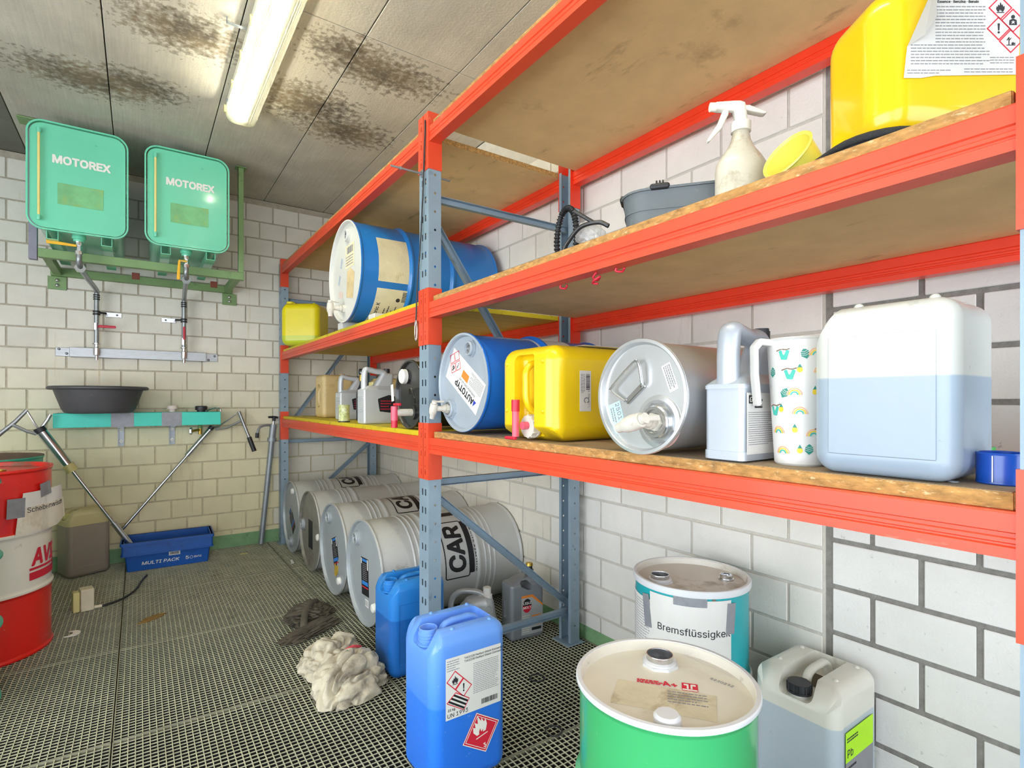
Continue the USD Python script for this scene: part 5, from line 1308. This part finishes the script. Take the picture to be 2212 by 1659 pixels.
# ================================================================ under the rack and on the floor
mat('drum_grey', C('#cccecc'), .42, .12, var=.04, vs=4, coat=.1, dirt=[(C('#8e8a80'), .10, 8), (C('#4b4843'), .05, 30, (.15, 1, 3)), (C('#cfc49a'), .05, 3)])
mat('lid_grey_steel', C('#aeb4b8'), .4, .2, var=.04, vs=6, dirt=(C('#857a62'), .06, 6))
mat('lid_dirty', C('#96938a'), .5, .25, var=.1, vs=8, dirt=(C('#6b6150'), .35, 4, (1, .5, 1)))
mat('label_black', C('#1d1f24'), .45)
mat('label_blue_strong', C('#2f7fd0'), .5)
mat('foil_peel', C('#c4a23e'), .6, var=.3, vs=40)
R, H = .2795, .862
logo_w = .385
for k, (y, roll, la, lab, lid) in enumerate((
        (2.822, 132, 31, 'grey drum lying nearest the middle post, its whole black logo in view', 'lid_grey_steel'),
        (3.383, 122, 88, 'third grey drum from the back wall, with a half-peeled black label on its lid', 'lid_grey_steel'),
        (3.944, 178, 60, 'second grey drum from the back wall, with a dirty brownish lid', 'lid_dirty'),
        (4.505, 262, 92, 'grey drum lying farthest back, close to the back wall', 'lid_grey_steel'))):
    t = Thing('oil_drum', lab, 'drum', 'grey drums lying under the rack', None, pre=lying(.985, H, y, R + .003))
    drum(t, R, H, 'drum_grey', lid, hoops=(.34, .66), hoop_h=.007, beads=(.22, .255, .29, .71, .745, .78), lid_depth=.016, chime=.010)
    a = math.radians(roll); rb_ = .205
    bung(t, at_lid(rb_ * math.cos(a), rb_ * math.sin(a), H - .016), .032, 'steel_bright', body='lid_grey_steel', octo=False)
    a2 = a + math.pi
    t.add('small_plug', mv(lathe([(.024, 0), (.022, .014), (.016, .018), (0, .018)], 28), at_lid(rb_ * math.cos(a2), rb_ * math.sin(a2), H - .016)), 'white_print')
    rl = (4, 20, 0, 45)[k]
    lw, lh = .055, .10
    items = [('lid_label', poly(rect(-lw, -lh, lw, lh) if k != 1 else sg.Polygon([(-lw, lh), (lw, lh), (lw, -.03), (.02, -.05), (-.01, -.09), (-lw, -.06)]), .0006), 'label_black')]
    if k != 2:
        items += [('white_strip', poly(unary_union([rect(-lw, lh - .035, -lw + .012, lh - .005), rect(lw - .016, lh - .06, lw - .004, lh - .004)]), .0003, .0008), 'white_print'),
                  ('blue_band', poly(unary_union([rect(-lw + .02, lh - .02, lw - .02, lh - .006), rect(-lw + .008, -.045, lw - .008, -.025)]), .0003, .0008), 'label_blue_strong'),
                  ('red_line', poly(rect(-lw + .006, -.060, lw - .006, -.054), .0003, .0008), 'ink_red'), ('print', fine(-lw + .02, -.02, lw - .02, lh - .028, 9, k + 3, .3, .3, .01), 'ink_grey')]
    decal(t, at_lid(-.01 if k != 1 else .02, -.03, H - .0155, rl), items)
    if k == 1: decal(t, at_lid(.03, -.13, H - .0155), [('peeled_patch', poly(sg.Polygon([(-.03, -.03), (.0, -.04), (.04, -.01), (.05, .04), (.02, .03), (-.02, .04)]), .002), 'foil_peel')])
    if k == 0: decal(t, at_lid(.02, -.165, H - .0155), [('small_label', poly(rect(-.025, -.02, .025, .02), .0006), 'paper'), ('print', fine(-.02, -.014, .02, .014, 3, 2, .4, .2, .006), 'ink_grey')])
    if k != 2:
        half = .175
        ol = sg.box(-half, -.062, half * .72, .062).buffer(.014)
        out = ol.difference(ol.buffer(-.006)); bar = sg.box(-half + .01, -.098, half * .72, -.078).buffer(.006)
        one = sg.Polygon([(.155, .075), (.155, .045), (.195, .045), (.195, -.10), (.235, -.10), (.235, .04), (.215, .075)])
        wm = cat(poly(out, .0005, .0002), poly(bar, .0005, .0002), poly(one, .0005, .0002), txt('CAR', .092, -half + .012, -.045, True, z=.0002, wide=1.02, slant=.08, heavy=.03))
        t.add('logo', wrap(wm, R - .0064, la, .43, .02), 'label_black', smooth=False)
        t.add('lettering', wrap(txt('QUALITÄT ZAHLT SICH AUS', .021, -half, -.135, True, z=.0002, slant=.2, wide=1.0), R - .0064, la, .43, .02), 'label_black', smooth=False)

# blue jerrycans
mat('can_blue', C('#4f8fee'), .32, var=.03, vs=4, coat=.2, sss=.15, bands=[(0, C('#1f6fe0')), (.262, C('#2c7ae6')), (.268, C('#4488ee')), (.5, C('#6fa2f4'))], dirt=(C('#a9c4f2'), .03, 50))
t = Thing('jerrycan', 'bright blue open jerrycan with white hazard label in front of the middle post', 'jerrycan', None, None, (.857, 1.568, .001))
w, d, h = .272, .226, .485
jerry(t, w, d, h, 'can_blue', .040, open_neck=True, ribs=False, ch_w=.46)
F = frame((.0, -d / 2 - .0008, .325), (1, 0, 0), (0, 0, 1))
g1, g2 = ghs('flame', .030, -.060, .018), ghs('bang', .030, -.030, -.012)
dk = sg.Polygon([(-.058, -.022), (-.012, -.052), (-.030, -.080), (-.086, -.045)])
stripes = unary_union([affinity.rotate(rect(-.1, -.09 + i * .011, .02, -.085 + i * .011), -33, origin=(-.05, -.05)) for i in range(9)]).intersection(dk)
decal(t, F, [('hazard_label', poly(sg.Polygon([(-.092, -.098), (-.045, -.098), (.108, -.098), (.108, .09), (-.092, .09)]), .0006), 'paper'),
             ('hazard_frame', cat(g1[0], g2[0]), 'ink_red'), ('hazard_symbol', cat(g1[2], g2[2]), 'ink'), ('crossed_diamond', poly(dk, .0003, .0008), 'label_black'), ('diamond_edge', poly(dk.buffer(.0025).difference(dk), .0003, .0008), 'ink_red'), ('stripes', poly(stripes, .0003, .0012), 'paper'),
             ('lettering', cat(txt('THOCOR Perfect Vision Konzentrat', .0065, -.028, .074, z=.0009), txt('THOCOR Perfect Vision Concentré', .0065, -.028, .064, z=.0009), txt('21 kg', .007, -.086, -.072, True), txt('UN 1993', .0125, -.088, -.092)), 'ink'),
             ('print', cat(fine(.005, -.045, .10, .054, 17, 31, .3, .15, .007), fine(-.088, .048, -.045, .084, 5, 32, .35, .3, .006)), 'ink_grey'), ('barcode', barcode(.035, -.085, .06, .016, 5), 'ink')])
dm = lambda k: sg.Polygon([(0, k), (k, 0), (0, -k), (-k, 0)])
F3 = frame((.034, -d / 2 - .0008, .150), (1, 0, 0), (0, 0, 1)) @ rot((0, 0, 1), 14)
decal(t, F3, [('flame_label', poly(dm(.070), .0006), 'ink_red'), ('white_line', poly(unary_union([dm(.0695).difference(dm(.066)), dm(.060).difference(dm(.0575))]), .0003, .0008), 'white_print'),
              ('white_flame', poly(unary_union([affinity.translate(affinity.scale(FLAME, .075, .075, origin=(0, 0)), 0, .022), rect(-.022, -.012, .022, -.009)]), .0003, .0008), 'white_print'), ('class_number', txt('3', .013, -.004, -.052, True), 'white_print')])
mat('can_blue_dark', C('#1766b4'), .3, var=.04, vs=4, coat=.3, sss=.1, bands=[(0, C('#0f5ca6')), (.255, C('#125fae')), (.258, C('#2176c8')), (.45, C('#2c86d6'))])
t = Thing('jerrycan', 'dark blue open jerrycan standing behind the rag heap', 'jerrycan', None, None, (1.012, 2.275, .001), 0)
t2w = .262
jerry(t, t2w, .225, .415, 'can_blue_dark', .040, open_neck=True, ribs=True, ch_w=.46)

# silver jug and grey oil jug by the rear post
mat('jug_silver', C('#c2c4c4'), .38, .3, var=.04, vs=8)
t = Thing('oil_jug', 'round-bodied silver oil jug with a bow handle before the nearest grey drum', 'jug', None, None, (1.362, 2.31, .001), -32)
b = Manifold.batch_hull([rbox(.20, .10, .06, .025, 16, (.012, 0, .032))] + [Manifold.sphere(.05, 24).scale((1, .95, 1)).translate((x, 0, z)) for x, z in ((.06, .19), (.0, .18), (.075, .10), (-.05, .12))])
t.add('can_body', b, 'jug_silver', smooth=35)
hm = tube(curve([(-.085, 0, .06), (-.105, 0, .14), (-.098, 0, .215), (-.055, 0, .252), (.02, 0, .25), (.06, 0, .232)], 8), .0135, 14)
t.add('handle', hm, 'jug_silver', smooth=True)
t.add('neck', mv(lathe([(0, .22), (.026, .22), (.026, .236), (.020, .24), (.020, .268), (.018, .272), (0, .272)], 28), t=(.075, 0, 0)), 'white_print')
for x, z, r_ in ((.085, .175, .018), (.05, .168, .010)): t.add('medallion', mv(lathe([(r_ - .003, 0), (r_, 0), (r_, .003), (r_ - .003, .003), (r_ - .003, 0)], 28), frame((x, -.0495, z), (1, 0, 0), (0, 0, 1))), 'jug_silver')
mat('jug_grey', C('#8b9095'), .4, .25, var=.04, vs=8, coat=.1)
t = Thing('oil_jug', 'grey oil jug with red and orange label and black cap by the rear post', 'jug', None, None, (1.615, 2.232, .001), -6)
w, d, h = .19, .115, .33
b = rbox(w, d, h * .86, .018, 16, (0, 0, h * .43)) + Manifold.batch_hull([slab(w * .9, d * .8, .001, .02, (0, 0, h * .84)), slab(w * .55, d * .55, .001, .02, (w * .12, 0, h * .93))])
b -= rbox(.05, d + .1, .085, .018, 12, (-w * .30, 0, h * .56)) if False else Manifold.batch_hull([rbox(.03, .05, .10, .012, 12, (-w * .5, 0, h * .45))])
b -= Manifold.batch_hull([rbox(.05, d + .1, .03, .012, 12, (-.015, 0, h * .845)), rbox(.03, d + .1, .03, .012, 12, (.01, 0, h * .79))])
t.add('can_body', b, 'jug_grey', smooth=28)
t.add('cap', cat(mv(cyl(.021, .026, 28), t=(w * .22, 0, h * .925)), mv(cyl(.016, .02, 24), t=(w * .22, 0, h * .925 + .026))), 'black_plastic'); t.add('seal', mv(lathe([(0, 0), (.02, 0), (.017, .014), (0, .016)], 24), t=(w * .22, 0, h * .925 + .046)), 'brass')
FS = frame((.022, -d / 2 - .0008, .125), (1, 0, 0), (0, 0, 1))
decal(t, FS, [('front_label', poly(sg.Polygon([(-.06, -.10), (.065, -.10), (.065, .03), (.0, .085), (-.06, .085)]), .0006), 'jug_silver'), ('orange_edge', poly(sg.Polygon([(-.06, .085), (.0, .085), (.065, .03), (.065, .04), (.005, .097), (-.06, .097)]), .0004, .0006), 'label_orange'),
              ('logo_oval', poly(affinity.scale(sg.Point(-.028, .045).buffer(.03), .85, 1.15), .0004, .0008), 'ink_red'), ('logo_block', poly(affinity.scale(sg.Point(-.028, .045).buffer(.03), .85, 1.15).intersection(rect(-.06, .045, .0, .09)), .0003, .0013), 'label_black'),
              ('lettering', cat(txt('LIQUI', .012, -.028, .052, True, z=.0017, align='c'), txt('MOLY', .012, -.028, .030, True, z=.0013, align='c')), 'white_print'),
              ('bars', poly(unary_union([rect(.0, -.02, .055, -.008), rect(.0, -.06, .055, -.05)]), .0003, .0008), 'label_orange'), ('dark_bars', poly(unary_union([rect(.0, -.038, .055, -.026), rect(.0, -.084, .055, -.07)]), .0003, .0008), 'label_black'), ('print', fine(-.055, -.09, -.01, .0, 9, 5, .35, .2, .008), 'white_print')])

# turquoise drum with the brake fluid sign
TQ, WH = C('#1fa6ae'), C('#e8e9ea')
bands_mat('drum_turquoise', [(0, WH), (.318, WH), (.319, TQ), (.613, TQ)], rough=.35, coat=.25, var=.03, dirt=(C('#5b5f60'), .02, 14))
mat('lid_white_dirty', C('#dedbd2'), .45, .05, var=.05, vs=5, dirt=[(C('#7a6845'), .34, 5), (C('#4a4436'), .12, 11)])
mat('rim_white', C('#dcdee2'), .35, var=.02, coat=.2)
R, H = .19, .613
c = (1.548, 1.158)
t = Thing('chemical_drum', 'turquoise and white drum with a taped brake fluid sign against the right wall', 'drum', None, None, (c[0], c[1], .001))
drum(t, R, H, 'drum_turquoise', 'lid_white_dirty', hoops=(.50,), hoop_h=.010, lid_depth=.02)
t.add('chime', lathe([(R - .0005, H - .020), (R + .0012, H - .016), (R + .0012, H - .001), (R - .001, H + .0018), (R - .009, H + .002), (R - .010, H - .018)], 96), 'rim_white')
a0 = face(c)
ux_ = np.array([math.cos(math.radians(a0)), math.sin(math.radians(a0))]); rx_ = np.array([-ux_[1], ux_[0]])
def on_lid(lat, tow, z):          # lat to the right, tow towards the camera
    p = rx_ * lat + ux_ * tow; M = np.eye(4); M[:3, 3] = (p[0], p[1], z); return M


bung(t, on_lid(-.098, .055, H - .02), .031, 'steel_bright', open_=True, body='rim_white')
bung(t, on_lid(.115, -.03, H - .02), .018, 'steel_bright', body='steel_bright', octo=False)
WS = lambda ang, z: (lambda m: wrap(m, R - .0058, a0 + ang, z))
decal(t, WS(-62, .50), [('side_label', poly(rect(-.09, -.24, .085, .055), .0006), 'paper'), ('print', fine(-.08, -.15, .075, .045, 22, 6, .22, .2, .014), 'ink_grey')])
decal(t, WS(-2, .48), [('paper_sign', poly(rect(-.13, -.17, .135, .105), .0016), 'paper'), ('lettering', txt('Bremsflüssigkeit', .0215, -.100, -.006, z=.002), 'ink'), ('print', fine(-.1, -.15, .1, -.12, 2, 4, .3, .2), 'ink_grey'),
                        ('tape', poly(affinity.rotate(rect(-.16, -.015, -.128, .09), 8), .0006, .0022), 'gaffer_grey'), ('tape', poly(rect(-.045, .085, .055, .128), .0006, .0022), 'gaffer_grey'), ('tape', poly(affinity.rotate(rect(.118, .0, .15, .095), -4), .0006, .0022), 'gaffer_grey')])
t.add('lettering', wrap(txt('CASTET', .055, -.12, -.0, True, z=.0006, heavy=.02), R - .0058, a0 + 62, .235), 'ink', smooth=False) if False else t.add('lettering', wrap(txt('ET', .055, .0, 0, True, z=.0006, heavy=.02), R - .0058, a0 + 50, .235), 'ink', smooth=False)
t.add('stripe', wrap(poly(rect(-.006, -.02, .006, .055), .0005), R - .0056, a0 + 22, .535), 'print_brown', smooth=False)

# green drum
mat('drum_green', C('#3dac69'), .26, var=.03, vs=4, coat=.5, dirt=[(C('#2c7f45'), .04, 12), (C('#9adfb0'), .03, 30)])
mat('lid_white_stained', C('#e2ddd0'), .5, var=.04, vs=5, dirt=[(C('#b7a47c'), .16, 6), (C('#6d5a3c'), .08, 16)])
R, H = .19, .604
c = (.934, .764)
t = Thing('chemical_drum', 'bright green drum with a stained white lid at the bottom of the picture', 'drum', None, None, (c[0], c[1], .001))
drum(t, R, H, 'drum_green', 'lid_white_stained', hoops=(.64, .3), hoop_h=.010, lid_depth=.022)
t.add('chime', lathe([(R - .0005, H - .010), (R + .0012, H - .007), (R + .0012, H - .001), (R - .001, H + .0018), (R - .009, H + .002), (R - .010, H - .021)], 96), 'rim_white')
a0 = face(c); ux_ = np.array([math.cos(math.radians(a0)), math.sin(math.radians(a0))]); rx_ = np.array([-ux_[1], ux_[0]])
bung(t, on_lid(-.012, -.105, H - .022), .031, 'steel_bright', open_=True, body='rim_white')
bung(t, on_lid(.004, .143, H - .022), .020, 'steel_bright', body='rim_white', octo=False)
t.add('plug_cap', mv(lathe([(.026, .0), (.026, .02), (.021, .026), (0, .026)], 32), on_lid(.004, .143, H - .022)), 'rim_white')
FL = np.eye(4); FL[:3, 0] = (rx_[0], rx_[1], 0); FL[:3, 1] = (-ux_[0], -ux_[1], 0); FL[:3, 3] = (0, 0, H - .0215)
mat('label_aged', C('#d8cfb6'), .65, var=.08, vs=14, dirt=[(C('#8d7448'), .30, 9)], bump=.5, bs=40)
decal(t, FL, [('aged_label', poly(affinity.rotate(rect(-.105, -.098, .10, .0), -4), .0006), 'label_aged'), ('print', fine(.005, -.06, .085, -.01, 5, 3, .35, .3, .008), 'ink_grey')])
decal(t, FL, [('red_print', fine(-.06, .005, -.005, .022, 3, 9, .6, .2, .008), 'ink_red'), ('red_mark', cat(txt('A+', .018, -.005, .006, True, slant=-.2), poly(rect(.035, -.002, .068, .030), .0003, .0004)), 'ink_red'), ('white_mark', cat(poly(unary_union([rect(.039, .019, .049, .025), rect(.053, .019, .064, .025), rect(.045, .006, .049, .025), rect(.053, .006, .057, .025)]), .0003, .0009), poly(rect(.036, -.001, .067, .004), .0003, .0009)), 'white_print'), ('lettering', txt('8230292', .0085, .095, .062, ang=-28), 'ink_grey')])

# translucent jerrycan with the lime label
mat('can_translucent', C('#dfe0da'), .34, var=.03, vs=4, coat=.15, sss=.2, bands=[(0, C('#a9b6c0')), (.298, C('#b4bfc7')), (.3005, C('#d8d6ca')), (.42, C('#dcd9cd'))], dirt=[(C('#8d8168'), .06, 8), (C('#6c6453'), .02, 30)])
mat('label_lime', C('#b4f000'), .5); mat('label_grey', C('#8b8c90'), .6, var=.05, vs=30)
t = Thing('jerrycan', 'translucent jerrycan with black cap and lime label by the right wall', 'jerrycan', None, None, (1.682, .812, .001))
w, d, h = .258, .245, .402
jerry(t, w, d, h, 'can_translucent', .036, cap='black_plastic', cap_r=.026, ch_w=.40)
mat('grime', C('#5d5140'), .8, var=.2, vs=30)
t.add('channel_grime', mv(bbox(-.02, .078, -.042, .042, 0, .0012, .0004), t=(0, 0, h - .0558)), 'grime', smooth=False)
F = frame((.0, -d / 2 - .0012, .20), (1, 0, 0), (0, 0, 1))
decal(t, F, [('lime_label', poly(rect(-.085, .002, .085, .085), .0006), 'label_lime'), ('grey_label', poly(rect(-.085, -.15, .085, .002), .0006), 'label_grey'), ('lettering', cat(txt('Pb', .022, -.078, .014), fine(-.078, .055, -.01, .07, 2, 4, .5, .2, .008)), 'ink'), ('print', fine(-.078, -.02, -.02, -.01, 1, 4, .6, .2, .008), 'ink')])

# rubber rings
for x, y, r_, lab in ((1.414, 1.845, .031, 'black rubber ring on the grating, the farther of the two'), (1.237, 1.515, .030, 'black rubber ring on the grating beside the green drum, the nearer one')):
    single('rubber_ring', mv(trimesh.creation.torus(r_, .0028, 48, 12), t=(x, y, .0035)), 'black_plastic', lab, 'ring', smooth=True)

# rags
def heap(cx, cy, rx, ry, h, seed, turn=0, freq=2.2, amp=.3, crease=.35):
    """Heap of crumpled cloth: a rounded mound puffed up between sharp creases."""
    m = trimesh.creation.icosphere(5, 1.0); v = m.vertices.copy(); n = v / np.linalg.norm(v, axis=1, keepdims=True)
    wv = np.stack([meshkit.fbm(n * 1.6 + 10 + k * 7, 3, seed + k) - .5 for k in range(3)], 1)
    q = n * np.array([.9, 2.3, 1.5]) * freq + 20 + wv * .8
    lump = meshkit.fbm(n * 1.5 + 30, 2, seed + 5) - .5
    c1 = np.abs(2 * meshkit.fbm(q, 1, seed + 6) - 1); c2 = np.abs(2 * meshkit.fbm(q[:, [1, 0, 2]] * 1.4 + 5, 1, seed + 7) - 1)
    ss = lambda c: np.clip(c / .35, 0, 1) * (2 - np.clip(c / .35, 0, 1))
    puff = ss(c1) * .65 + ss(c2) * .35
    r = 1 + amp * lump * 2 + crease * (puff - .75) + .03 * (meshkit.fbm(n * 14 + 3, 3, seed + 9) - .5)
    v = n * r[:, None] * [rx, ry, h]
    v[:, 2] = np.where(v[:, 2] < 0, v[:, 2] * .04, v[:, 2]) + .008
    return mv(trimesh.Trimesh(v, m.faces, process=False), rot((0, 0, 1), turn), (cx, cy, 0))


mat('towel', C('#cfc6b0'), .95, var=.08, vs=30, bump=.7, bs=500, dirt=[(C('#857a6a'), .42, 8), (C('#5a5146'), .26, 13), (C('#9cc0c4'), .06, 10, (1, 4, 1))])
mat('towel_red', C('#c2414a'), .9)
t = Thing('towel', 'crumpled dirty white towel heap on the grating before the dark blue jerrycan', 'towel')
t.add('lower_fold', heap(.715, 2.215, .150, .122, .130, 21, 25, 1.25, .22, .42), 'towel', smooth=True)
t.add('upper_fold', heap(.705, 2.445, .130, .125, .125, 33, -50, 1.2, .22, .42), 'towel', smooth=True)
t.add('edge_stripe', tube(curve([(.735, 2.32, .125), (.765, 2.31, .135), (.80, 2.315, .122)], 6), .006, 8), 'towel_red', smooth=True)
mat('rag_dark', C('#5a5246'), .95, var=.15, vs=14, bump=.6, bs=400, dirt=(C('#39342d'), .3, 8))
t = Thing('rag', 'dark oily rag thrown on the grating left of the grey drums', 'rag')
t.add('bunch', heap(.765, 3.10, .115, .155, .065, 8, -30, 2.0, .3, .42), 'rag_dark', smooth=True)
t.add('tail', heap(.735, 2.885, .175, .062, .028, 12, 30, 1.8, .3, .42), 'rag_dark', smooth=True)
t.add('twist', tube(curve([(.70, 2.90, .03), (.73, 3.0, .055), (.78, 3.10, .075), (.83, 3.17, .06)], 8), [.018] * 4 + [.022] * 21, 10) if False else tube(curve([(.70, 2.90, .03), (.73, 3.0, .05), (.78, 3.10, .066), (.83, 3.17, .05)], 8), .019, 10), 'rag_dark', smooth=True)
